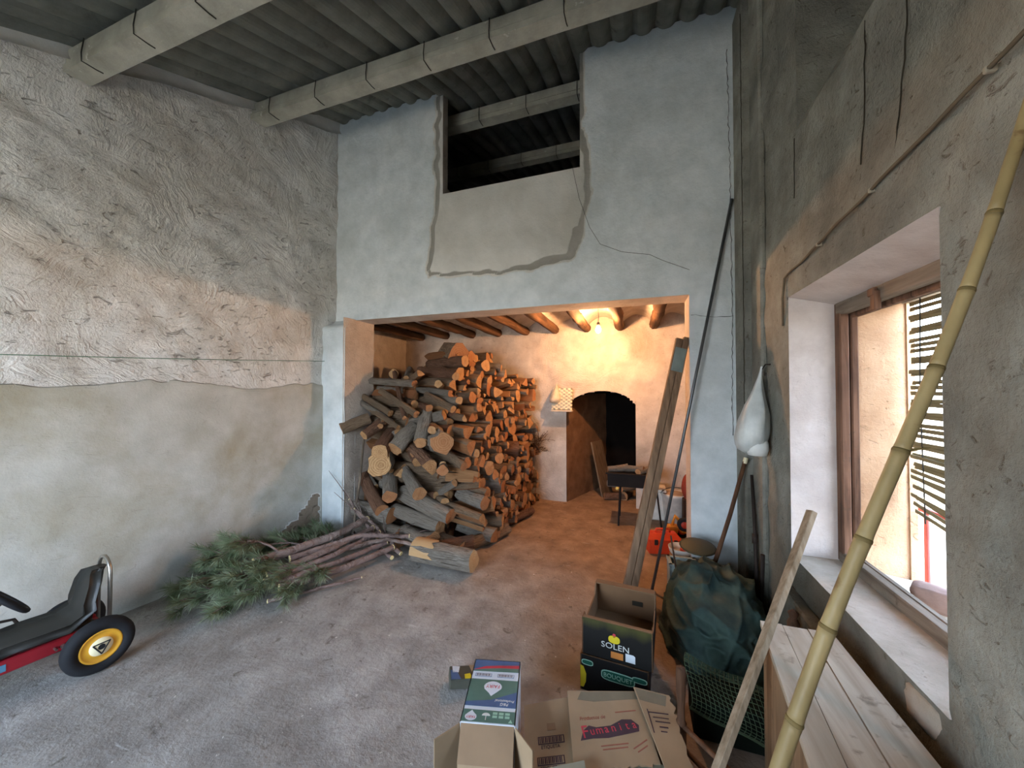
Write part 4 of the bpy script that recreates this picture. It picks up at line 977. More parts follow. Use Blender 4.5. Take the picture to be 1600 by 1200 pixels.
rock('stone_block', (0.845, 1.40, 0.60), (0.05, 0.085, 0.045), M_SILL, 'pale worn stone block stuck at the near end of the sill', 'stone', 9, 0.1, 0.3)
# conduit along the wall over the window
P0 = Vector((0.782, 2.36, 2.165)); P1 = Vector((0.782, 0.7, 2.345)); pts = [P0.lerp(P1, k / 30) + Vector((0, 0, 0.012 * noise.noise(Vector((k * 0.35, 0, 0))))) for k in range(31)]
cn = thing('wall_cable', 'old painted electric cable clipped along the wall above the window', 'cable', tuple(P0)); ci_ = Matrix.Translation(-P0)
b = MB(); b.tube([pts[0] + Vector((0.01, 0.06, -0.25)), pts[0] + Vector((0, 0.03, -0.1))] + pts, 0.0055, 7); b.build('sheath', flat('painted_cable', '6a5f4e', 0.8, 0.2), cn, True, ci_)
M_CLIP = flat('old_clip', 'a89f8c', 0.8)
for k in (7, 14, 22): b = MB(); p = pts[k]; b.box(p - Vector((0.007, 0.006, 0.009)), p + Vector((0.016, 0.006, 0.008)), None, 0.003); b.build('clip', M_CLIP, cn, False, ci_)
# thin wire down the cross wall from the loft opening
b = MB(); W = [(-0.52, 3.205, 3.545), (-0.46, 3.20, 3.25), (-0.37, 3.20, 2.98), (-0.28, 3.20, 2.82), (-0.10, 3.20, 2.73), (0.12, 3.20, 2.68), (0.22, 3.20, 2.62), (0.42, 3.20, 2.52)]
b.tube(W, 0.0017, 5); tag(b.build('thin_wire', M_WIRE), 'thin dark wire running down the cross wall from the loft opening', 'wire')

# ------------------------------------------------------------------ bags
def bag(name, label, top, h, r, lean, seed, lumpy, mat, M_LUMP=None):
    e = thing(name, label, 'plastic bag', top); V = []; F = []; n = 20; rows = 16
    for j in range(rows + 1):
        t = j / rows; rad = r * (0.06 + 0.94 * sm(0.0, 0.75, t)) * (math.sqrt(max(0.0, 1 - max(0, (t - 0.80) / 0.2) ** 2)) if t > 0.8 else 1)
        for k in range(n):
            a = 2 * PI * k / n; f_ = 1 + 0.22 * math.sin(a * 5 + seed) * (1 - t) + 0.16 * fr(math.cos(a) * 1.5 + seed, math.sin(a) * 1.5, t * 3)
            x, y = math.cos(a) * rad * f_ * 0.85, math.sin(a) * rad * f_
            V.append((x + lean[0] * t, y + lean[1] * t, -h * t))
    for j in range(rows):
        for k in range(n): F.append((j * n + k, j * n + (k + 1) % n, (j + 1) * n + (k + 1) % n, (j + 1) * n + k))
    mesh_obj('film', V, F, mat, e, True)
    return e
mp = NT('translucent_bag', 0.35, 0.5); mp.b.inputs['Transmission Weight'].default_value = 0.0
mp.color(mp.ramp(mp.noise(mp.co(), 8, 4), [(0.3, S('b9bfbb')), (0.7, S('dfe4e0'))])); mp.b.inputs['Alpha'].default_value = 0.82
mp.bump(mp.noise(mp.mapping(mp.co(), (30, 30, 6)), 1, 4), 0.6, 0.01)
eb = bag('plastic_bag', 'whitish plastic bag hanging on the wall beside the window', (0.755, 2.66, 1.70), 0.56, 0.105, (-0.075, 0.02), 2.0, True, mp.m)
b = MB(); b.lathe([(0.0, -0.06), (0.05, -0.055), (0.062, -0.02), (0.06, 0.02), (0.05, 0.045), (0.0, 0.05)], 18, Matrix.Translation((-0.035, -0.02, -0.50))); b.build('jar_inside', flat('milky_jar', 'e6e9e4', 0.5, 0.3), eb, True)
b = MB(); b.box((-0.083, -0.005, -0.35), (-0.08, 0.02, -0.325)); b.build('printed_mark', flat('bag_green', '1f5c4a', 0.6), eb)
b = MB(); b.tube([(0, 0, -0.02), (0.02, 0, 0.012), (0.05, 0, 0.012)], 0.004, 6); b.build('nail', M_METALDARK, eb)

# ------------------------------------------------------------------ egg trays and bag on the end wall
et = thing('egg_tray_stack', 'stack of moulded cardboard egg trays on edge against the end wall', 'egg trays', (-0.95, 4.99, 1.28))
M_TRAY = flat('egg_tray_pulp', 'd9cfb6', 0.9, 0.1, var=0.08)
for s_ in range(3):
    V = []; F = []; nx, nz = 25, 25
    for j in range(nz):
        for i in range(nx):
            u = i / (nx - 1); w_ = j / (nz - 1)
            V.append((-0.14 + 0.27 * u - 0.02 * w_ * 0 + 0.03 * s_ * 0, -0.03 - 0.032 * s_ - 0.024 * math.cos(2 * PI * u * 4) * math.cos(2 * PI * w_ * 6) + 0.06 * w_, 0.29 * w_ + 0.004 * s_))
    for j in range(nz - 1):
        for i in range(nx - 1): a = j * nx + i; F.append((a, a + 1, a + nx + 1, a + nx))
    mesh_obj('egg_tray', V, F, M_TRAY, et, True)
b = MB(); b.box((-0.15, -0.11, -0.022), (0.14, 0.0, 0.0), None, 0.004); b.build('wall_bracket', flat('shelf_paint', 'cfc4b2', 0.85), et)
M_BAG2 = NT('small_bag_film', 0.4, 0.4); M_BAG2.color(M_BAG2.ramp(M_BAG2.noise(M_BAG2.co(), 14, 4), [(0.3, S('b5aa95')), (0.7, S('ded4c0'))])); M_BAG2.b.inputs['Alpha'].default_value = 0.9
bag('small_plastic_bag', 'small crumpled plastic bag hanging beside the egg trays', (-1.03, 4.96, 1.66), 0.30, 0.085, (-0.03, -0.04), 4.0, False, M_BAG2.m)

# ------------------------------------------------------------------ things in the back room
M_BBQ = flat('sooty_sheet_metal', '231d1a', 0.8, 0.3, 0.3)
bq = thing('barbecue_trough', 'black sheet metal barbecue trough on thin legs before the arch', 'barbecue', (0, 0, 0))
b = MB()
for lo, hi in (((-0.31, 4.36, 0.44), (0.24, 4.37, 0.585)), ((-0.31, 4.66, 0.44), (0.24, 4.67, 0.585)), ((-0.31, 4.36, 0.44), (-0.30, 4.67, 0.585)), ((0.23, 4.36, 0.44), (0.24, 4.67, 0.585)), ((-0.31, 4.36, 0.44), (0.24, 4.67, 0.45))): b.box(lo, hi, None, 0.002)
b.build('trough', M_BBQ, bq)
b = MB(); b.box((-0.33, 4.345, 0.575), (0.26, 4.375, 0.595), None, 0.003); b.box((-0.33, 4.655, 0.575), (0.26, 4.685, 0.595), None, 0.003); b.build('rim_flange', M_BBQ, bq)
for x, y in ((-0.17, 4.36), (0.22, 4.36), (-0.17, 4.67), (0.22, 4.67)): b = MB(); b.tube([(x, y, 0.45), (x + (-0.02 if x < 0 else 0.05), y + (-0.02 if y < 4.5 else 0.02), 0.0)], 0.010, 6); b.build('leg', M_BBQ, bq)
for k, (x, z, a) in enumerate(((-0.2, 0.62, 0.3), (-0.02, 0.63, -0.4), (0.1, 0.62, 0.9))):
    place_log(LOGV['grey'][k], (x, 4.52, z), (math.cos(a), math.sin(a), 0.1), 0.24, 0.034, ['charred stick end in the barbecue trough over its free corner', 'charred stick in the middle of the barbecue trough', 'charred stick in the barbecue trough beside the leaning boards'][k], k, 'charred_stick', 'sticks in the barbecue', 'stick')
b = MB(); b.lathe([(0, -0.02), (0.018, -0.014), (0.022, 0), (0.018, 0.014), (0, 0.02)], 12, Matrix.Translation((-0.20, 4.35, 0.42))); b.build('round_knob', flat('brass_knob', 'd1b964', 0.5, 0.4), bq, True)
b = MB(); b.box((-0.012, 0, 0), (0.012, 0.34, 0.80), Matrix.Translation((-0.46, 5.40, 0.0)) @ Matrix.Rotation(-0.36, 4, 'Z') @ Matrix.Rotation(-0.22, 4, 'Y'), 0.003)
tag(b.build('leaning_board', wood('niche_board', '8a755c', '5d4a37', 'Z')), 'flat board leaning on the clay side of the arched niche', 'board')
# firewood and junk in the dark niche
for k, (x, y, z, a, r_) in enumerate(((-0.28, 5.35, 0.05, 0.3, 0.05), (-0.12, 5.5, 0.06, 1.3, 0.06), (-0.25, 5.6, 0.16, -0.2, 0.05), (-0.1, 5.4, 0.17, 0.8, 0.045))):
    place_log(LOGV['round'][k + 3], (x, y, z), (math.cos(a), math.sin(a), 0), 0.3, r_, ['log lying at the mouth of the dark niche', 'log deepest in the dark niche', 'log on the second layer in the dark niche', 'slim log crossing on top in the dark niche'][k], k, 'firewood_log', 'firewood in the niche')
# paint bucket
M_WHITEP = flat('dirty_white_plastic', 'cfc9be', 0.6, 0.3, var=0.12, scale=14)
bu = thing('paint_bucket', 'dirty white plastic bucket behind the leaning boards', 'bucket', (0.44, 4.70, 0))
b = MB(); b.lathe([(0.0, 0.004), (0.125, 0.0), (0.13, 0.01), (0.152, 0.30), (0.160, 0.305), (0.160, 0.335), (0.152, 0.34), (0.147, 0.33), (0.125, 0.02), (0.0, 0.02)], 28); b.build('pail', M_WHITEP, bu, True)
b = MB(); b.tube([(0.16 * math.cos(a), 0.16 * math.sin(a) * 0.9 - 0.02, 0.31 - 0.13 * math.sin(a)) for a in [PI * k / 12 + PI for k in range(13)]], 0.004, 5); b.build('handle', M_WIRE, bu)
b = MB(); b.lathe([(0.147, 0.30), (0.10, 0.335), (0.04, 0.35), (0.0, 0.345)], 20); b.build('rubble_fill', flat('plaster_rubble', '9b8672', 0.95, 0.1, bump=0.8), bu, True)
cr = thing('white_tub', 'square white plastic tub beside the barbecue legs', 'tub', (0.20, 4.78, 0))
b = MB(); b.box((-0.13, -0.12, 0), (0.13, 0.12, 0.34), None, 0.012); b.build('shell', M_WHITEP, cr)
b = MB(); b.box((-0.145, -0.135, 0.335), (0.145, 0.135, 0.37), None, 0.008); b.build('lid', M_WHITEP, cr)
# orange toolbox
tb = thing('toolbox', 'orange plastic toolbox on the floor of the back room', 'toolbox', (0.245, 3.82, 0), 0.25)
M_ORANGE = flat('orange_plastic', 'd2401c', 0.5, 0.4, var=0.1)
b = MB(); b.prism([(-0.15, -0.09), (0.15, -0.09), (0.15, 0.09), (-0.15, 0.09)], 0.115); b.build('case', M_ORANGE, tb)
b = MB(); b.prism([(-0.155, -0.095), (0.155, -0.095), (0.155, 0.095), (-0.155, 0.095)], 0.018, Matrix.Translation((0, 0, 0.113)))
V = [(-0.155, -0.095, 0.13), (0.155, -0.095, 0.13), (0.155, 0.095, 0.13), (-0.155, 0.095, 0.13), (-0.12, -0.04, 0.175), (0.12, -0.04, 0.175), (0.12, 0.04, 0.175), (-0.12, 0.04, 0.175)]
b.add(V, [(0, 1, 5, 4), (1, 2, 6, 5), (2, 3, 7, 6), (3, 0, 4, 7), (4, 5, 6, 7)]); b.build('lid', M_ORANGE, tb)
b = MB(); b.tube([(-0.07, 0, 0.172), (-0.06, 0, 0.205), (0.06, 0, 0.205), (0.07, 0, 0.172)], 0.010, 8); b.build('handle', M_ORANGE, tb, True)
for x in (-0.09, 0.09): b = MB(); b.box((x - 0.016, -0.102, 0.085), (x + 0.016, -0.09, 0.135), None, 0.003); b.build('latch', M_BLACK, tb)
# yellow toy digger
ty = thing('toy_digger', 'yellow and orange toy digger half hidden behind the wall end', 'toy', (0.52, 4.10, 0))
M_TOY = flat('toy_yellow', 'd08a2a', 0.5, 0.4); M_TOYR = flat('toy_red', 'b53a24', 0.5, 0.4)
b = MB(); b.box((-0.10, -0.07, 0.10), (0.16, 0.09, 0.20), None, 0.02); b.box((0.02, -0.06, 0.2), (0.15, 0.08, 0.33), None, 0.02); b.build('body', M_TOY, ty)
def toywheel(x, y, z, R):
    M_ = Matrix.Translation((x, y, z)) @ Matrix.Rotation(PI / 2, 4, 'X'); b = MB(); b.lathe([(R * .5, -0.02), (R * .9, -0.025), (R, -0.01), (R, 0.01), (R * .9, 0.025), (R * .5, 0.02)], 20, M_); w_ = b.build('tyre', M_TYRE, ty, True)
    b = MB(); b.lathe([(R * .55, 0.014), (R * .4, 0.024), (0, 0.02)], 16, M_); b.build('wheel_hub', M_TOYR, w_, True)
toywheel(-0.06, -0.095, 0.205, 0.068); toywheel(0.12, -0.095, 0.07, 0.07); toywheel(-0.06, 0.11, 0.07, 0.07); toywheel(0.12, 0.11, 0.07, 0.07)
b = MB(); b.tube([(-0.06, 0.0, 0.17), (-0.14, -0.03, 0.26), (-0.17, -0.03, 0.16)], [0.022, 0.02, 0.016], 8); b.build('boom', M_TOY, ty, True)
b = MB(); b.prism([(-0.05, 0), (0.05, 0), (0.065, 0.06), (0.02, 0.07), (-0.06, 0.05)], 0.09, Matrix.Translation((-0.17, 0.02, 0.10)) @ Matrix.Rotation(PI / 2, 4, 'X')); b.build('bucket_scoop', M_TOY, ty)
rock('red_bundle', (0.60, 4.55, 0.44), (0.09, 0.09, 0.14), flat('red_brown_cloth', '8a3f33', 0.9, 0.1), 'red brown cloth bundle standing behind the toy digger', 'bundle', 5, 0, 0.9)
b = MB(); b.box((0.50, 4.44, 0), (0.74, 4.66, 0.33), None, 0.008); tag(b.build('dark_crate', flat('dark_crate_wood', '3a2b22', 0.9)), 'dark wooden crate under the red brown bundle', 'crate')
# polystyrene box with bowls
px = thing('polystyrene_box', 'grey polystyrene fish box standing against the doorway end', 'box', (0.335, 3.06, 0), 0.05)
M_POLY = flat('grey_polystyrene', '9aa39d', 0.85, 0.2, bump=0.3)
b = MB()
for lo, hi in (((-0.10, -0.08, 0), (0.10, 0.08, 0.02)), ((-0.10, -0.08, 0), (0.10, -0.06, 0.235)), ((-0.10, 0.06, 0), (0.10, 0.08, 0.235)), ((-0.10, -0.08, 0), (-0.08, 0.08, 0.235)), ((0.08, -0.08, 0), (0.10, 0.08, 0.235))): b.box(lo, hi, None, 0.004)
b.build('tub', M_POLY, px)
b = MB(); b.box((-0.106, -0.086, 0.225), (-0.078, 0.086, 0.245), None, 0.004); b.box((0.078, -0.086, 0.225), (0.106, 0.086, 0.245), None, 0.004); b.box((-0.106, -0.086, 0.225), (0.106, -0.058, 0.245), None, 0.004); b.box((-0.106, 0.058, 0.225), (0.106, 0.086, 0.245), None, 0.004); b.build('rim', M_POLY, px)
bw = thing('white_bowl', 'pale plastic bowl beside the polystyrene box rim', 'bowl', (0.35, 3.33, 0.16))
b = MB(); b.lathe([(0.0, 0.0), (0.05, 0.0), (0.085, 0.045), (0.095, 0.085), (0.09, 0.085), (0.078, 0.045), (0.0, 0.008)], 22); b.build('bowl_body', M_WHITEP, bw, True)
b = MB(); b.box((0.27, 3.26, 0), (0.43, 3.42, 0.16), None, 0.008); tag(b.build('cardboard_carton', flat('carton_brown', '8a6a48', 0.9)), 'small brown carton under the pale bowl', 'carton')
b = MB(); b.lathe([(0.0, 0.0), (0.035, 0.0), (0.037, 0.05), (0.03, 0.06), (0.0, 0.06)], 16, Matrix.Translation((0.385, 3.34, 0.175))); tag(b.build('red_pot', M_TOYR, None, True), 'small red plastic pot sitting in the pale bowl', 'pot')

# ------------------------------------------------------------------ long things leaning in the doorway
lb = thing('leaning_boards', 'two long nailed boards with a notched top leaning in the doorway', 'boards', (-0.05, 2.93, 0))
A = Vector((-0.055, 2.93, 0.0)); Bp = Vector((0.375, 3.27, 1.99)); ax_ = (Bp - A).normalized()
Mx = frame_M(A, ax_, Vector((-0.28, 0.95, -0.1)).cross(ax_) * -1)
lbi = Matrix.Translation((0.05, -2.93, 0)); Ln = (Bp - A).length
def board(off0, off1, th0, th1, l0, l1, mat, name):
    b = MB(); b.box((l0, off0, th0), (l1, off1, th1), Mx, 0.003); return b.build(name, mat, lb, False, lbi)
M_BOARDX = NT('leaning_board_wood', 0.85, 0.2); v = M_BOARDX.co(); g = M_BOARDX.noise(M_BOARDX.mapping(v, (24, 24, 2.2), (0, 0.2, 0)), 1, 5, 0.6, 0.5)
M_BOARDX.color(M_BOARDX.ramp(g, [(0.3, S('5f4a38')), (0.7, S('93775d'))])); M_BOARDX.bump(g, 0.4, 0.004); M_BOARDX = M_BOARDX.m
board(-0.052, -0.004, -0.012, 0.02, 0.0, Ln, M_BOARDX, 'board'); board(0.0, 0.052, -0.016, 0.014, 0.0, Ln - 0.02, M_BOARDX, 'board')
board(-0.046, 0.046, 0.015, 0.024, Ln - 0.30, Ln - 0.10, flat('grey_cleat', '7f8a84', 0.7, 0.3), 'cleat')
b = MB(); b.tube([(0.722, 3.195, 3.04), (0.42, 3.12, 1.52), (0.115, 3.03, 0.0)], 0.011, 8)
tag(b.build('metal_rod', flat('steel_rod', '6f7273', 0.45, 0.5, 0.8), None, True), 'long thin steel rod leaning against the cross wall', 'rod')
b = MB(); b.tube([(0.25, 3.0, 0.45), (0.31, 2.93, 0.0)], 0.006, 6); tag(b.build('thin_stick', M_DARKWOOD), 'thin dark stick standing before the polystyrene box', 'stick')
b = MB(); b.tube([(0.735, 2.95, 1.07), (0.63, 2.92, 0.68), (0.50, 2.88, 0.26), (0.42, 2.86, 0.0)], [0.013, 0.014, 0.015, 0.015], 8)
hd = tag(b.build('tool_handle', M_DARKWOOD, None, True), 'brown wooden tool handle with a pale tip leaning in the corner', 'tool handle')
b = MB(); b.tube([(0.737, 2.951, 1.075), (0.727, 2.948, 1.035)], 0.0145, 8); b.build('pale_tip', M_CREAM, hd)
b = MB(); b.tube([(0.765, 2.93, 0.96), (0.745, 2.80, 0.62), (0.735, 2.70, 0.0)], [0.010, 0.011, 0.013], 7); b.tube([(0.745, 2.80, 0.60), (0.742, 2.79, 0.54)], 0.017, 7)
tag(b.build('iron_bar', M_METALDARK, None, True), 'dark rusty iron bar standing against the right wall corner', 'iron bar')
b = MB(); b.tube([(0.76, 2.75, 0.0), (0.765, 2.72, 0.5)], 0.012, 7); tag(b.build('short_iron_stake', M_METALDARK), 'short iron stake beside the taller rusty bar', 'stake')

# ------------------------------------------------------------------ tarpaulin heap
mt = NT('dark_green_tarp', 0.75, 0.3); v = mt.co(); c = mt.ramp(mt.noise(v, 6, 5, 0.6), [(0.3, S('1d2c28')), (0.7, S('3a4d43'))]); c = mt.mix(mt.ramp(mt.noise(v, 3, 4), [(0.55, 0), (0.75, 0.6)]), c, S('5a5440')); mt.color(c)
mt.bump(mt.noise(v, 25, 5), 0.5, 0.01)
V = []; F = []; nu, nv_ = 140, 70
for j in range(nv_ + 1):
    t = j / nv_
    for k in range(nu):
        a = 2 * PI * k / nu; rr_ = math.cos(t * PI / 2) ** 0.55 if t < 1 else 0.0
        x, y, z = math.cos(a) * rr_, math.sin(a) * rr_, math.sin(t * PI / 2) ** 0.9
        warp = fr(x * 1.3, y * 1.3, z * 1.3 + 3, 3)
        fold = abs(math.sin(4.0 * (z * 1.5 + 0.5 * x + 0.2 * y) + 2.2 * warp)); fold = (1 - fold) ** 3.0
        rdg = (1 - abs(noise.noise(Vector((x * 1.7 + 0.8 * z, y * 1.1 + 5, z * 2.6 - 0.6 * x))))) ** 6 + 0.6 * (1 - abs(noise.noise(Vector((x * 3.2 - z, y * 2.0 + 2, z * 4.0 + x))))) ** 7
        s_ = 0.93 + 0.09 * fr(x * 1.4, y * 1.4, z * 1.4, 2) + 0.10 * rdg - 0.05 * fold * (1 - 0.5 * t)
        slope = 0.36 + 0.06 * sm(-0.6, 0.5, y)
        V.append((0.455 + x * 0.30 * s_, 2.56 + y * 0.47 * s_ * (1.0), max(0.0, z * slope * s_)))
for j in range(nv_):
    for k in range(nu): F.append((j * nu + k, j * nu + (k + 1) % nu, (j + 1) * nu + (k + 1) % nu, (j + 1) * nu + k))
tag(mesh_obj('tarpaulin', V, F, mt.m, None, True), 'crumpled dark green tarpaulin heaped in the corner under the window', 'tarpaulin')
# cane basket lid / straw hat brim on the heap
b = MB(); b.lathe([(0.0, 0.02), (0.06, 0.018), (0.11, 0.004), (0.125, 0.0), (0.11, -0.002), (0.0, 0.01)], 20, Matrix.Translation((0.43, 2.98, 0.40)) @ Matrix.Rotation(0.15, 4, 'X'))
tag(b.build('metal_dish', flat('tarnished_dish', '45422f', 0.6, 0.4, 0.4), None, True), 'shallow tarnished dish lying on the back of the tarpaulin', 'dish')

# ------------------------------------------------------------------ fruit crates
M_KRAFTIN = flat('kraft_inside', '7d6046', 0.9, 0.1, var=0.08, scale=5)
mk = NT('black_printed_crate', 0.6, 0.3); v = mk.co(); xyz = mk.sep(v)
ty_ = mk.math('ADD', xyz[2], mk.math('MULTIPLY', mk.noise(mk.mapping(v, (10, 10, 1)), 1, 3), 0.10))
c = mk.mix(mk.ramp(mk.math('MULTIPLY', ty_, 2.0), [(0.36, 0), (0.50, 0.5)]), S('11100e'), S('6a6a2c')); mk.color(c); M_CRATEP = mk.m
M_CRATEB = flat('black_crate_side', '0f0e0d', 0.6, 0.3)
def crate(name, label, loc, rz, W, D_, H, notch, outer, rim):
    e = thing(name, label, 'crate', loc, rz); t = 0.006
    def wall(pts, M_, nm, m_): b = MB(); b.prism(pts, t, M_); return b.build(nm, None, e, mats=[m_], inv=None) if False else mesh_obj(nm, b.v, b.f, None, e, mats=[m_, M_KRAFTIN], fmat=[1, 0] + [1] * (len(b.f) - 2))
    fp = [(-W / 2, 0), (W / 2, 0), (W / 2, H), (-W / 2, H)]
    c_ = 0.05; sp_ = [(-D_ / 2, 0), (D_ / 2, 0), (D_ / 2, H), (D_ / 2 - c_, H), (D_ / 2 - c_ - 0.03, H - notch), (-D_ / 2 + c_ + 0.03, H - notch), (-D_ / 2 + c_, H), (-D_ / 2, H)]
    wall(fp, Matrix.Translation((0, -D_ / 2 + t, 0)) @ Matrix.Rotation(PI / 2, 4, 'X'), 'front_panel', outer)
    wall(fp, Matrix.Translation((0, D_ / 2 - t, 0)) @ Matrix.Rotation(PI, 4, 'Z') @ Matrix.Rotation(PI / 2, 4, 'X'), 'back_panel', M_CRATEB)
    wall(sp_, Matrix.Translation((W / 2 - t, 0, 0)) @ Matrix.Rotation(PI / 2, 4, 'Z') @ Matrix.Rotation(PI / 2, 4, 'X'), 'side_panel', M_CRATEB)
    wall(sp_, Matrix.Translation((-W / 2 + t, 0, 0)) @ Matrix.Rotation(-PI / 2, 4, 'Z') @ Matrix.Rotation(PI / 2, 4, 'X'), 'side_panel', M_CRATEB)
    b = MB(); b.box((-W / 2 + t, -D_ / 2 + t, 0.0), (W / 2 - t, D_ / 2 - t, t)); b.build('bottom', M_KRAFTIN, e)
    if rim:
        b = MB(); b.box((-W / 2 + 0.005, D_ / 2 - 0.045, H - 0.004), (W / 2 - 0.005, D_ / 2, H + 0.003)); b.build('top_flap', M_KRAFTIN, e)
        b = MB(); b.box((-W / 2 + 0.005, -D_ / 2, H - 0.004), (W / 2 - 0.005, -D_ / 2 + 0.02, H + 0.003)); b.build('top_flap', M_KRAFTIN, e)
        b = MB(); b.box((0.04, D_ / 2 - 0.010, H * 0.42), (0.10, D_ / 2 - 0.0065, H * 0.56)); b.build('hand_hole', M_DARK, e)
    return e
CW, CD, CH = 0.345, 0.41, 0.185
rzc = -0.085
c1 = crate('bouquet_crate', 'lower black cardboard fruit crate with green lettering badges', (-0.095, 2.105, 0), rzc, CW * 0.97, CD * 0.97, CH - 0.005, 0.04, M_CRATEB, False)
c2 = crate('open_fruit_crate', 'open black cardboard fruit crate stacked on the lettered crate', (-0.080, 2.115, CH), rzc, CW, CD, CH, 0.055, M_CRATEP, True)
M_GREEN = flat('label_green', '1f5a48', 0.6); M_LGREEN = flat('label_pale_green', '9cc7b0', 0.6); M_PAPER = flat('paper_white', 'd5dde2', 0.7); M_YELLOW = flat('label_yellow', 'd8c52c', 0.6); M_ORL = flat('label_orange', 'c07a3a', 0.7); M_WHITE = flat('print_white', 'd9dcd6', 0.7)
M_INKR = flat('print_red', 'c0404c', 0.7); M_INKD = flat('print_dark_ink', '4a3940', 0.8); M_INKB = flat('print_blue', '4d678f', 0.6); M_FAIRYG = flat('print_green', '587a6e', 0.6)
def FM(x, z, D_): return Matrix.Translation((x, -D_ / 2 - 0.0008, z)) @ Matrix.Rotation(PI / 2, 4, 'X')
def oval(w_, h_, n=28, p=2.6):
    return [(w_ * (abs(math.cos(a)) ** (2 / p)) * (1 if math.cos(a) >= 0 else -1), h_ * (abs(math.sin(a)) ** (2 / p)) * (1 if math.sin(a) >= 0 else -1)) for a in [2 * PI * k / n for k in range(n)]]
def decal(poly, M_, mat, parent, name, h=0.0006): b = MB(); b.prism(poly, h, M_); return b.build(name, mat, parent)
text_part('SOLEN', 0.040, FM(-0.005, 0.072, CD), M_WHITE, c2, sx=1.15)
decal(oval(0.028, 0.019), FM(-0.010, 0.108, CD), M_YELLOW, c2, 'fruit_emblem'); decal(oval(0.008, 0.010), FM(-0.010, 0.128, CD), M_INKR, c2, 'flame_emblem')
decal([(-0.03, -0.016), (0.03, -0.016), (0.03, 0.016), (-0.03, 0.016)], FM(0.004, 0.032, CD), M_ORL, c2, 'orange_sticker'); decal([(-0.023, -0.02), (0.023, -0.02), (0.023, 0.014), (0.014, 0.02), (-0.023, 0.02)], FM(0.068, 0.036, CD), M_PAPER, c2, 'paper_label')
D1 = CD * 0.97
bd = decal(oval(0.082, 0.026, p=4), FM(0.022, 0.112, D1), M_LGREEN, c1, 'badge'); decal(oval(0.077, 0.021, p=4), FM(0.022, 0.112, D1 + 0.0014), M_GREEN, bd, 'badge_field'); text_part('BOUQUET', 0.030, FM(0.022, 0.111, D1 + 0.0030), M_LGREEN, c1)
decal(oval(0.030, 0.014, p=3), FM(-0.130, 0.145, D1), M_LGREEN, c1, 'badge'); decal(oval(0.026, 0.010, p=3), FM(-0.130, 0.145, D1 + 0.0014), M_GREEN, c1, 'badge_field')
decal(oval(0.036, 0.014, p=3), FM(0.125, 0.130, D1), M_LGREEN, c1, 'badge'); decal(oval(0.031, 0.010, p=3), FM(0.125, 0.130, D1 + 0.0014), M_GREEN, c1, 'badge_field')
decal([(-0.036, 0.05), (-0.02, 0.045), (-0.006, 0.01), (-0.008, -0.03), (-0.02, -0.06), (-0.036, -0.06)], FM(-0.130, 0.075, D1), M_YELLOW, c1, 'lemon_print')

# ------------------------------------------------------------------ cardboard in front
def kraft(name, a, b_, d_): return flat(name, a, 0.9, 0.1, var=0.09, scale=6)
M_K1 = kraft('kraft_light', 'a38b6e', 0, 0); M_K2 = kraft('kraft_mid', '957a60', 0, 0); M_K3 = kraft('kraft_greenish', '85806a', 0, 0)
fb = thing('printed_detergent_box', 'open carton with white and green printed side lying on the floor', 'carton', (-0.570, 1.43, 0), 0.24)
W2, L2, H2 = 0.105, 0.16, 0.30; M_FW = flat('carton_white_print', 'd3dbe2', 0.7, var=0.04)
def pan(lo, hi, nm, m_): b = MB(); b.box(lo, hi); return b.build(nm, m_, fb)
tp_ = pan((-W2, -L2, H2 - 0.004), (W2, L2, H2), 'printed_panel', M_FW)
pan((-W2, -L2, 0), (W2, L2, 0.004), 'bottom_panel', M_K2); pan((-W2, -L2, 0.003), (-W2 + 0.004, L2, H2), 'side_panel', M_FW); pan((W2 - 0.004, -L2, 0.003), (W2, L2, H2), 'side_panel', M_FW); pan((-W2, L2 - 0.004, 0.003), (W2, L2, H2), 'back_panel', M_K1)
pan((-W2 + 0.005, -L2, 0.003), (-W2 + 0.007, L2 - 0.005, H2 - 0.005), 'side_lining', M_K2); pan((W2 - 0.007, -L2, 0.003), (W2 - 0.005, L2 - 0.005, H2 - 0.005), 'side_lining', M_K2)
for s_, an in ((-1, 0.55), (1, 0.35)):
    b = MB(); b.box((0, -0.002, 0.0), (0.105, 0.002, H2 - 0.01), Matrix.Translation((s_ * W2, -L2, 0.004)) @ Matrix.Rotation((-PI / 2 + an * 0 - (PI / 2 - 1.0) * 0 + 0.9) if s_ < 0 else (-PI / 2 + 0.7), 4, 'Z') @ (Matrix.Rotation(PI / 2 + 0.6, 4, 'Z') if False else Matrix.Identity(4)))
    if s_ < 0:
        b = MB(); b.box((0, -0.002, 0.0), (0.105, 0.002, H2 - 0.01), Matrix.Translation((-W2, -L2, 0.004)) @ Matrix.Rotation(PI + 0.75, 4, 'Z'))
    b.build('end_flap', M_K1, fb)
b = MB(); Mf = Matrix.Translation((0, -L2 + 0.002, H2 - 0.006)) @ Matrix.Rotation(0.95, 4, 'X'); b.box((-W2 + 0.004, -0.11, -0.004), (W2 - 0.004, 0, 0), Mf); b.build('end_flap', M_K2, fb)
b = MB(); b.box((-W2 + 0.006, -0.17, -0.004), (W2 - 0.002, 0, 0), Mf @ Matrix.Translation((0, -0.11, 0)) @ Matrix.Rotation(0.25, 4, 'X')); b.build('end_flap_fold', M_K1, fb)
def TP(u, v_, dz=0.0006): return Matrix.Translation((u, v_, H2 + dz))
def rect(u0, u1, v0, v1, mat, nm, dz=0.0002, par=None): return decal([(u0, v0), (u1, v0), (u1, v1), (u0, v1)], TP(0, 0, dz), mat, par or tp_, nm, 0.0004)
e_ = 0.004
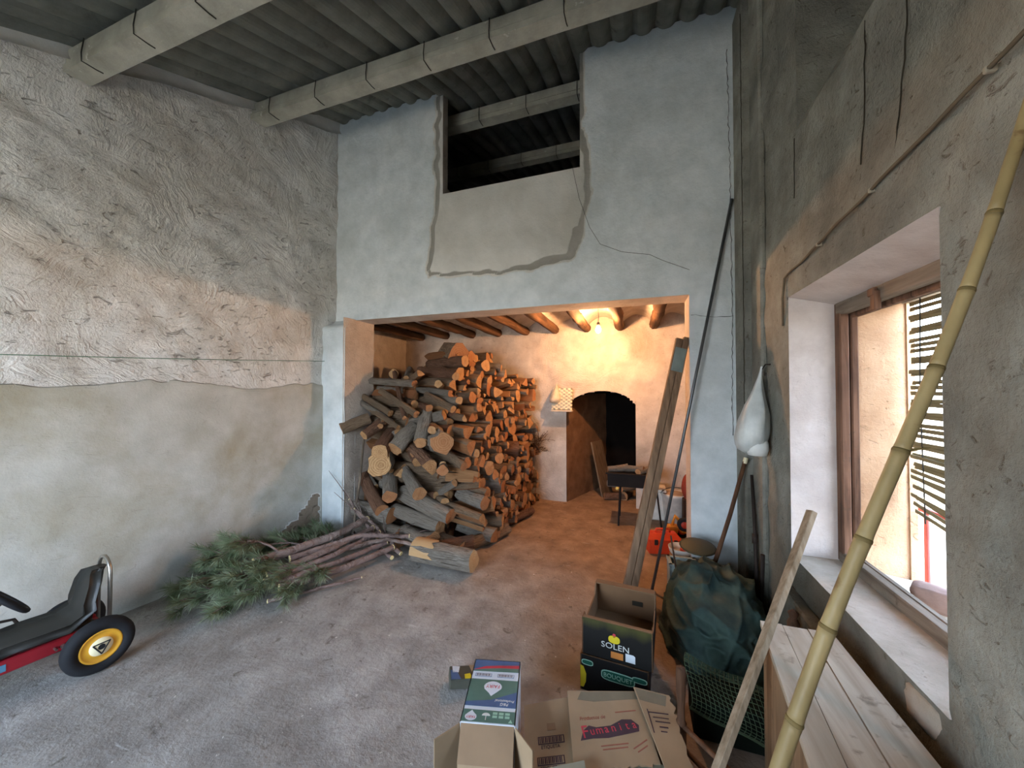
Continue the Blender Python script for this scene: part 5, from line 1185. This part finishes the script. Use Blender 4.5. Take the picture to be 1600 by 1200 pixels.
rect(-W2 + e_, W2 - e_, 0.092, L2 - e_, M_INKB, 'blue_band'); decal([(-W2 + e_, 0.094), (-0.02, 0.110), (W2 - e_, 0.115), (W2 - e_, 0.092), (-W2 + e_, 0.088)], TP(0, 0, 0.0007), M_FAIRYG, tp_, 'green_band')
decal([(-W2 + e_, 0.096), (-0.05, 0.118), (0.02, 0.126), (W2 - e_, 0.132), (W2 - e_, 0.114), (0.02, 0.112), (-0.05, 0.104)], TP(0, 0, 0.0012), M_INKR, tp_, 'red_ribbon')
rect(-W2 + e_, W2 - e_, -0.088, 0.046, M_FAIRYG, 'green_field')
decal([(-W2 + e_, -0.088), (W2 - e_, -0.088), (W2 - e_, -0.012), (0.0, -0.056), (-W2 + e_, -0.070)], TP(0, 0, 0.0007), M_INKB, tp_, 'blue_field')
rect(-W2 + e_, W2 - e_, -L2 + e_, -0.104, M_FAIRYG, 'green_field')
for u in (-0.052, 0.046):
    rect(u - 0.036, u + 0.036, 0.060, 0.078, M_INKB, 'barcode_frame'); rect(u - 0.034, u + 0.034, 0.062, 0.076, M_FW, 'barcode_field', 0.0007)
    for k in range(14): rect(u - 0.030 + k * 0.0044, u - 0.0285 + k * 0.0044 + 0.001 * (k % 3 == 0), 0.063, 0.075, M_INKD, 'barcode_bar', 0.0012)
def drop(s): return [(s * math.cos(a) * (0.5 if False else 1), s * 0.8 * math.sin(a)) for a in [0.15 + (PI - 0.3) * k / 12 for k in range(13)]] + [(-s * 0.9, -s * 0.25), (-s * 0.35, -s * 0.75), (-s * 0.05, -s * 1.15), (s * 0.15, -s * 0.95), (s * 0.5, -s * 0.62), (s * 0.95, -s * 0.15)]
decal(drop(0.038), TP(-0.002, 0.005, 0.0012), M_FW, tp_, 'drop_emblem'); decal([(-x, -y) for x, y in drop(0.023)], TP(-0.068, -0.134, 0.0007), M_FW, tp_, 'drop_emblem')
R180 = Matrix.Rotation(PI, 4, 'Z')
text_part('FAIRY', 0.024, TP(-0.002, 0.010, 0.0018) @ R180, M_INKR, tp_, sx=0.95); text_part('FAIRY', 0.016, TP(-0.068, -0.137, 0.0014) @ R180, M_INKR, tp_, sx=0.85)
text_part('Professional', 0.016, TP(0.055, -0.058, 0.0014) @ R180, M_WHITE, tp_, shear=0.2); text_part('P&G', 0.018, TP(0.055, -0.074, 0.0014) @ R180, M_WHITE, tp_, shear=0.2)
um = [(0.016 * math.cos(a), 0.012 * math.sin(a)) for a in [PI * k / 10 for k in range(11)]]
decal(um, TP(-0.010, -0.128, 0.0007), M_WHITE, tp_, 'umbrella_mark'); rect(-0.0112, -0.0088, -0.146, -0.128, M_WHITE, 'umbrella_mark', 0.0007)
for k in range(6):
    u = 0.024 + 0.024 * (k % 3); v0 = -0.126 + 0.014 * (k // 3) - 0.004; rect(u - 0.009, u + 0.009, v0 - 0.005, v0 + 0.005, M_LGREEN, 'care_mark', 0.0007)
decal([(0.0, 0.008), (0.008, -0.006), (-0.008, -0.006)], TP(0.086, -0.146, 0.0007), M_LGREEN, tp_, 'recycling_mark')
# small crushed printed packet
sp_ = thing('crushed_packet', 'small crushed blue and yellow food packet behind the printed carton', 'packet', (-0.87, 1.75, 0), 0.55)
b = MB(); b.box((-0.075, -0.05, 0), (0.075, 0.05, 0.05), Matrix.Rotation(0.12, 4, 'Y') @ Matrix.Translation((0, 0, 0.01)), 0.004); b.build('packet_body', flat('packet_dark', '4a4a40', 0.6), sp_)
Mp = Matrix.Rotation(0.12, 4, 'Y') @ Matrix.Translation((0, 0, 0.0612))
for poly, m_, nm in (([(-0.07, -0.045), (-0.02, -0.045), (-0.035, 0.0), (-0.07, 0.02)], M_INKB, 'blue_print'), ([(-0.06, 0.0), (-0.03, 0.0), (-0.02, 0.04), (-0.06, 0.045)], M_PAPER, 'white_print'), ([(0.0, -0.045), (0.04, -0.045), (0.03, -0.01), (0.0, -0.015)], M_YELLOW, 'yellow_print'), ([(0.04, 0.0), (0.073, -0.01), (0.073, 0.046), (0.03, 0.046)], M_K1, 'brown_print')): decal(poly, Mp, m_, sp_, nm)
# flattened torn cartons
def torn(poly, seed, amp=0.006, step=0.012, edges=None):
    rr = random.Random(seed); out = []
    for i in range(len(poly)):
        a = Vector(poly[i]); c_ = Vector(poly[(i + 1) % len(poly)]); n = max(1, int((c_ - a).length / step)) if (edges is None or i in edges) else 1
        for k in range(n): p = a.lerp(c_, k / n); out.append((p.x + (rr.uniform(-amp, amp) if k else 0), p.y + (rr.uniform(-amp, amp) if k else 0)))
    return out
sup = MB(); sup.box((-0.27, 1.36, 0), (0.12, 1.66, 0.135), Matrix.Translation((0, 0, 0)), 0.004)
tag(sup.build('brown_carton', M_K2), 'closed brown carton buried under the torn cardboard', 'carton')
t1 = thing('torn_cardboard', 'torn brown cardboard panel with a dark red printed logo', 'cardboard', (-0.10, 1.53, 0.19), 0.30)
Mt = Matrix.Rotation(0.20, 4, 'X') @ Matrix.Rotation(0.04, 4, 'Y'); t1p = torn([(-0.17, -0.155), (0.155, -0.115), (0.155, 0.15), (-0.16, 0.135)], 4, edges=(0,))
b = MB(); b.prism(t1p, 0.005, Mt); b.build('panel', M_K1, t1)
def T1(u, v_, a=0.0, dz=0.0054): return Mt @ Matrix.Translation((u, v_, dz)) @ Matrix.Rotation(a, 4, 'Z')
decal([(-0.13, -0.055), (-0.115, -0.02), (-0.09, 0.0), (-0.06, -0.005), (0.0, 0.005), (0.05, 0.03), (0.09, 0.032), (0.115, 0.012), (0.11, -0.01), (0.06, -0.022), (-0.02, -0.04), (-0.08, -0.045)], T1(0, 0), M_INKD, t1, 'logo_shadow')
for k, ch in enumerate('Fumanita'): text_part(ch, 0.040 + (0.022 if k == 0 else 0), T1(-0.108 + k * 0.029, -0.026 + k * 0.0055 - 0.00, 0.16, 0.0064), M_INKR, t1)
text_part('Productos de', 0.020, T1(-0.07, 0.030, 0.14, 0.0056), flat('faded_red_print', '9a5a48', 0.8), t1, shear=0.2)
for k, (u, v_, l_) in enumerate(((0.0, -0.062, 0.11), (0.0, -0.074, 0.10), (0.10, -0.055, 0.07), (0.105, -0.07, 0.05), (0.075, 0.062, 0.09))): decal([(-l_ / 2, -0.002), (l_ / 2, -0.002), (l_ / 2, 0.002), (-l_ / 2, 0.002)], T1(u, v_, 0.14 if k not in (2, 3) else 0.5), flat('faded_print%d' % k, '9a5f4c', 0.8), t1, 'faded_line')
decal([(-0.12, 0.10), (-0.05, 0.095), (0.10, 0.112), (0.152, 0.116), (0.152, 0.148), (-0.10, 0.134)], T1(0, 0, 0, 0.0052), flat('damp_stain', '7d7460', 0.9), t1, 'damp_stain')
t2 = thing('torn_cardboard_flap', 'ragged brown cardboard flap with a printed box beside the logo panel', 'cardboard', (0.085, 1.60, 0.20), 0.28)
Mt2 = Matrix.Rotation(0.18, 4, 'X') @ Matrix.Rotation(0.10, 4, 'Y'); b = MB(); b.prism(torn([(-0.03, -0.19), (0.075, -0.165), (0.085, 0.12), (-0.065, 0.14)], 8, 0.011, 0.016, (0, 1)), 0.005, Mt2); b.build('panel', M_K1, t2)
def T2(u, v_, dz=0.0054): return Mt2 @ Matrix.Translation((u, v_, dz))
for (u0, u1, v0, v1) in ((-0.036, -0.032, -0.04, 0.05), (-0.034, 0.05, 0.036, 0.040), (-0.02, 0.045, 0.018, 0.021), (-0.015, 0.045, 0.002, 0.006), (-0.005, 0.03, -0.018, -0.013), (-0.005, 0.02, -0.034, -0.030)): decal([(u0, v0), (u1, v0), (u1, v1), (u0, v1)], T2(0, 0), M_INKD, t2, 'printed_line')
decal([(-0.055, 0.085), (0.05, 0.07), (0.07, 0.115), (-0.06, 0.135)], T2(0, 0), flat('damp_stain_b', '7d7460', 0.9), t2, 'damp_stain')
t3 = thing('cardboard_with_barcodes', 'pale brown cardboard with two printed barcodes beside the printed carton', 'cardboard', (-0.345, 1.43, 0.155), 0.22)
Mt3 = Matrix.Rotation(0.30, 4, 'X') @ Matrix.Rotation(-0.1, 4, 'Y'); b = MB(); b.prism([(-0.075, -0.13), (0.13, -0.12), (0.12, 0.16), (-0.095, 0.12)], 0.005, Mt3); b.build('panel', M_K1, t3)
def T3(u, v_, dz=0.0054): return Mt3 @ Matrix.Translation((u, v_, dz)) @ Matrix.Rotation(0.12, 4, 'Z')
for v_ in (0.0, -0.065):
    fr_ = decal([(-0.05, -0.013), (0.055, -0.013), (0.055, 0.013), (-0.05, 0.013)], T3(0.02, v_), M_INKD, t3, 'barcode_frame'); decal([(-0.046, -0.010), (0.051, -0.010), (0.051, 0.010), (-0.046, 0.010)], T3(0.02, v_, 0.0062), M_K1, fr_, 'barcode_field')
    for k in range(13): decal([(-0.043 + k * 0.007, -0.009), (-0.0395 + k * 0.007 + 0.0015 * (k % 2), -0.009), (-0.0395 + k * 0.007 + 0.0015 * (k % 2), 0.009), (-0.043 + k * 0.007, 0.009)], T3(0.02, v_, 0.007), M_INKD, fr_, 'barcode_bar')
    text_part('ETIQUETA', 0.016, T3(0.02, v_ - 0.022), M_INKD, t3)
decal([(0.0, 0.03), (0.035, 0.03), (0.035, 0.055), (0.0, 0.055)], T3(0.01, 0.0), M_K2, t3, 'tape_square')
t4 = thing('folded_cardboard', 'greenish grey cardboard sheet folded under the logo panel', 'cardboard', (-0.02, 1.40, 0.150), 0.30)
Mt4 = Matrix.Rotation(0.12, 4, 'X'); b = MB(); b.prism(torn([(-0.20, -0.16), (0.06, -0.17), (0.20, 0.02), (-0.10, 0.10)], 12, 0.004, 0.02), 0.005, Mt4); b.build('panel', M_K3, t4)
t5 = thing('cardboard_corner', 'pale grey cardboard corner at the picture edge below the barcodes', 'cardboard', (-0.24, 1.27, 0.20), 0.25)
b = MB(); b.prism([(-0.10, -0.12), (0.09, -0.12), (0.075, 0.06), (-0.08, 0.02)], 0.005, Matrix.Rotation(0.1, 4, 'X')); b.build('panel', kraft('kraft_grey', '94917e', 0, 0), t5)
b = MB(); b.prism([(-0.10, -0.12), (0.09, -0.12), (0.09, -0.115), (-0.10, -0.115)], 0.10, Matrix.Translation((0, 0, -0.1))); b.build('fold', M_K2, t5)

# ------------------------------------------------------------------ old chair, net, chest, sticks, cane
ch = thing('old_chair_frame', 'dark turned wooden chair frame without a seat beside the cardboard', 'chair', (0.17, 1.64, 0))
def post(x, y, h, nm='leg'):
    b = MB(); b.lathe([(0.0, 0.0), (0.016, 0.0), (0.019, 0.06), (0.019, h * 0.45), (0.021, h * 0.47), (0.015, h * 0.50), (0.014, h * 0.62), (0.018, h * 0.75), (0.019, h * 0.95), (0.017, h * 0.99), (0.0, h)], 14, Matrix.Translation((x, y, 0))); return b.build(nm, M_DARKWOOD, ch, True)
post(0, 0, 0.42); post(0.20, -0.20, 0.24)
for a, c_ in (((0, 0, 0.10), (0.20, -0.20, 0.10)), ((0, 0, 0.19), (0.20, -0.20, 0.19))): b = MB(); b.tube([a, c_], 0.010, 7); b.build('rung', M_DARKWOOD, ch, True)
M_NET = flat('dark_green_net', '38452f', 0.7, 0.25)
ntg = thing('net_basket', 'dark green wire netting basket lying below the tarpaulin', 'netting', (0.37, 1.90, 0.12))
V = []
def npt(u, w_):  # rolled sheet of netting
    a = -0.6 + 3.6 * w_; r_ = 0.10 + 0.012 * math.sin(7 * u + 3 * w_)
    return Vector((-0.15 + 0.32 * u + 0.01 * math.sin(9 * w_), -0.10 * math.cos(a) * 1.2 - 0.06 * u, 0.07 + r_ * math.sin(a) * 0.9 - 0.05 * u))
b = MB()
for i in range(19): b.tube([npt(i / 18, k / 20) for k in range(21)], 0.0016, 4, False)
for i in range(21): b.tube([npt(k / 18, i / 20) for k in range(19)], 0.0016, 4, False)
o = b.build('mesh', M_NET, ntg); o['kind'] = 'stuff'
b = MB()
for w_ in (0.0, 1.0): b.tube([npt(k / 18, w_) for k in range(19)], 0.005, 6)
b.build('rim_rope', M_NET, ntg, True)
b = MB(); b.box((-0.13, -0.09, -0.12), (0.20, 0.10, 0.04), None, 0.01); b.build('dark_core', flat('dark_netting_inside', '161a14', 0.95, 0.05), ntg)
cs = thing('plank_chest', 'long low chest of pale boards standing along the wall under the window', 'chest', (0.58, 1.1, 0))
M_ = None
def cp(lo, hi, nm, m_, bv=0.004): b = MB(); b.box(lo, hi, None, bv); return b.build(nm, m_, cs, False, Matrix.Translation((-0.58, -1.1, 0)))
def quad_board(x00, x01, x10, x11, y0, y1, z0, z1, nm, m_):
    b = MB(); V = [(x00, y0, z0), (x01, y0, z0), (x11, y1, z0), (x10, y1, z0), (x00, y0, z1), (x01, y0, z1), (x11, y1, z1), (x10, y1, z1)]
    b.add(V, [(3, 2, 1, 0), (4, 5, 6, 7), (0, 1, 5, 4), (1, 2, 6, 5), (2, 3, 7, 6), (3, 0, 4, 7)]); return b.build(nm, m_, cs, False, Matrix.Translation((-0.58, -1.1, 0)))
ed = [(0.330, 0.482), (0.425, 0.560), (0.545, 0.645), (0.725, 0.727)]
for k in range(3): quad_board(ed[k][0] + 0.0015, ed[k + 1][0] - 0.0015, ed[k][1] + 0.0015, ed[k + 1][1] - 0.0015, 0.35, 1.76, 0.578, 0.600 - 0.003 * (k == 1), 'lid_board', M_CHEST)
quad_board(0.345, 0.363, 0.490, 0.508, 0.37, 1.745, 0.0, 0.577, 'side_board', M_CHESTSIDE)
cp((0.70, 0.37, 0.0), (0.72, 1.74, 0.577), 'side_board', M_CHESTSIDE); cp((0.51, 1.725, 0.0), (0.70, 1.745, 0.577), 'end_board', M_CHESTSIDE); cp((0.37, 0.37, 0.0), (0.70, 0.39, 0.577), 'end_board', M_CHESTSIDE)
# low ledge at the foot of the wall behind the chest
b = MB(); b.box((0.735, 0.3, 0), (0.80, 2.35, 0.50), None, 0.01); b.build('foot_ledge', M_RIGHT, wr_)
fn = thing('turned_finial', 'dark turned finial of a bedpost standing behind the chest', 'bedpost', (0.70, 2.06, 0))
b = MB(); b.lathe([(0.0, 0.0), (0.02, 0.0), (0.02, 0.36), (0.026, 0.38), (0.014, 0.40), (0.024, 0.43), (0.026, 0.455), (0.014, 0.475), (0.022, 0.50), (0.0, 0.52)], 16); b.build('shaft', M_DARKWOOD, fn, True)
# square batten leaning on the sill corner
a = Vector((0.655, 1.735, 1.075)); c_ = Vector((0.145, 1.34, 0.0)); Mx = frame_M(c_, a - c_, (0.3, -0.9, 0.2))
b = MB(); b.box((0, -0.017, -0.010), ((a - c_).length, 0.017, 0.012), Mx, 0.002)
mbt = NT('batten_wood', 0.85, 0.2); v = mbt.co(); g = mbt.noise(mbt.mapping(v, (40, 40, 6)), 1, 4, 0.6); mbt.color(mbt.ramp(g, [(0.3, S('6f5d47')), (0.7, S('a3917a'))]))
tag(b.build('wooden_batten', mbt.m), 'grey square wooden batten leaning against the window sill corner', 'batten')
# long bamboo cane
A = Vector((-0.02, 0.79, 0.0)); Bc = Vector((0.79, 1.035, 2.19)); d = (Bc - A); Ln = d.length; dn = d.normalized()
cnb = thing('bamboo_cane', 'thick yellow bamboo cane leaning close to the camera against the wall', 'bamboo cane', tuple(A)); cni = Matrix.Translation(-A)
mbm = NT('bamboo_skin', 0.5, 0.35); v = mbm.co(); c = mbm.ramp(mbm.noise(mbm.mapping(v, (6, 6, 1.5)), 1.0, 5, 0.6), [(0.3, S('85714a')), (0.7, S('bda675'))]); c = mbm.mix(mbm.ramp(mbm.noise(v, 11, 4, 0.6, 0.8), [(0.62, 0), (0.7, 0.7)]), c, S('6a4a2c')); mbm.color(c); mbm.bump(mbm.noise(mbm.mapping(v, (60, 60, 6)), 1, 3), 0.2, 0.004)
M_BAM = mbm.m; M_NODE = flat('bamboo_node', '7d6a42', 0.7, 0.2)
jn = [0.0, 0.26, 0.50, 0.73, 0.95, 1.15, 1.34, 1.53, 1.71, 1.88, 2.05, Ln]
sway = lambda s_: Vector((0.013 * math.sin(s_ * 4.1), 0.010 * math.sin(s_ * 3.3 + 1), 0))
for k, (s0_, s1_) in enumerate(zip(jn, jn[1:])):
    R0 = 0.0145 - 0.0045 * max(0, s0_ / Ln - 0.35) / 0.65; pts = [A + dn * (s0_ + (s1_ - s0_) * t) + sway(s0_ + (s1_ - s0_) * t) for t in (0, 0.08, 0.5, 0.92, 1.0)]
    b = MB(); b.tube(pts, [R0 * 1.06, R0, R0 * 0.97, R0, R0 * 1.06], 14); b.build('internode', M_BAM, cnb, True, cni)
    if k: p = A + dn * s0_ + sway(s0_); b = MB(); b.tube([p - dn * 0.005, p - dn * 0.002, p + dn * 0.002, p + dn * 0.005], [R0 * 1.05, R0 * 1.13, R0 * 1.13, R0 * 1.05], 14); b.build('node_ring', M_NODE, cnb, True, cni)
b = MB(); p = A + dn * 1.53 + sway(1.53); b.tube([p, p + Vector((0.04, -0.01, 0.01))], [0.005, 0.001], 5); b.build('twig_stub', M_NODE, cnb, False, cni)
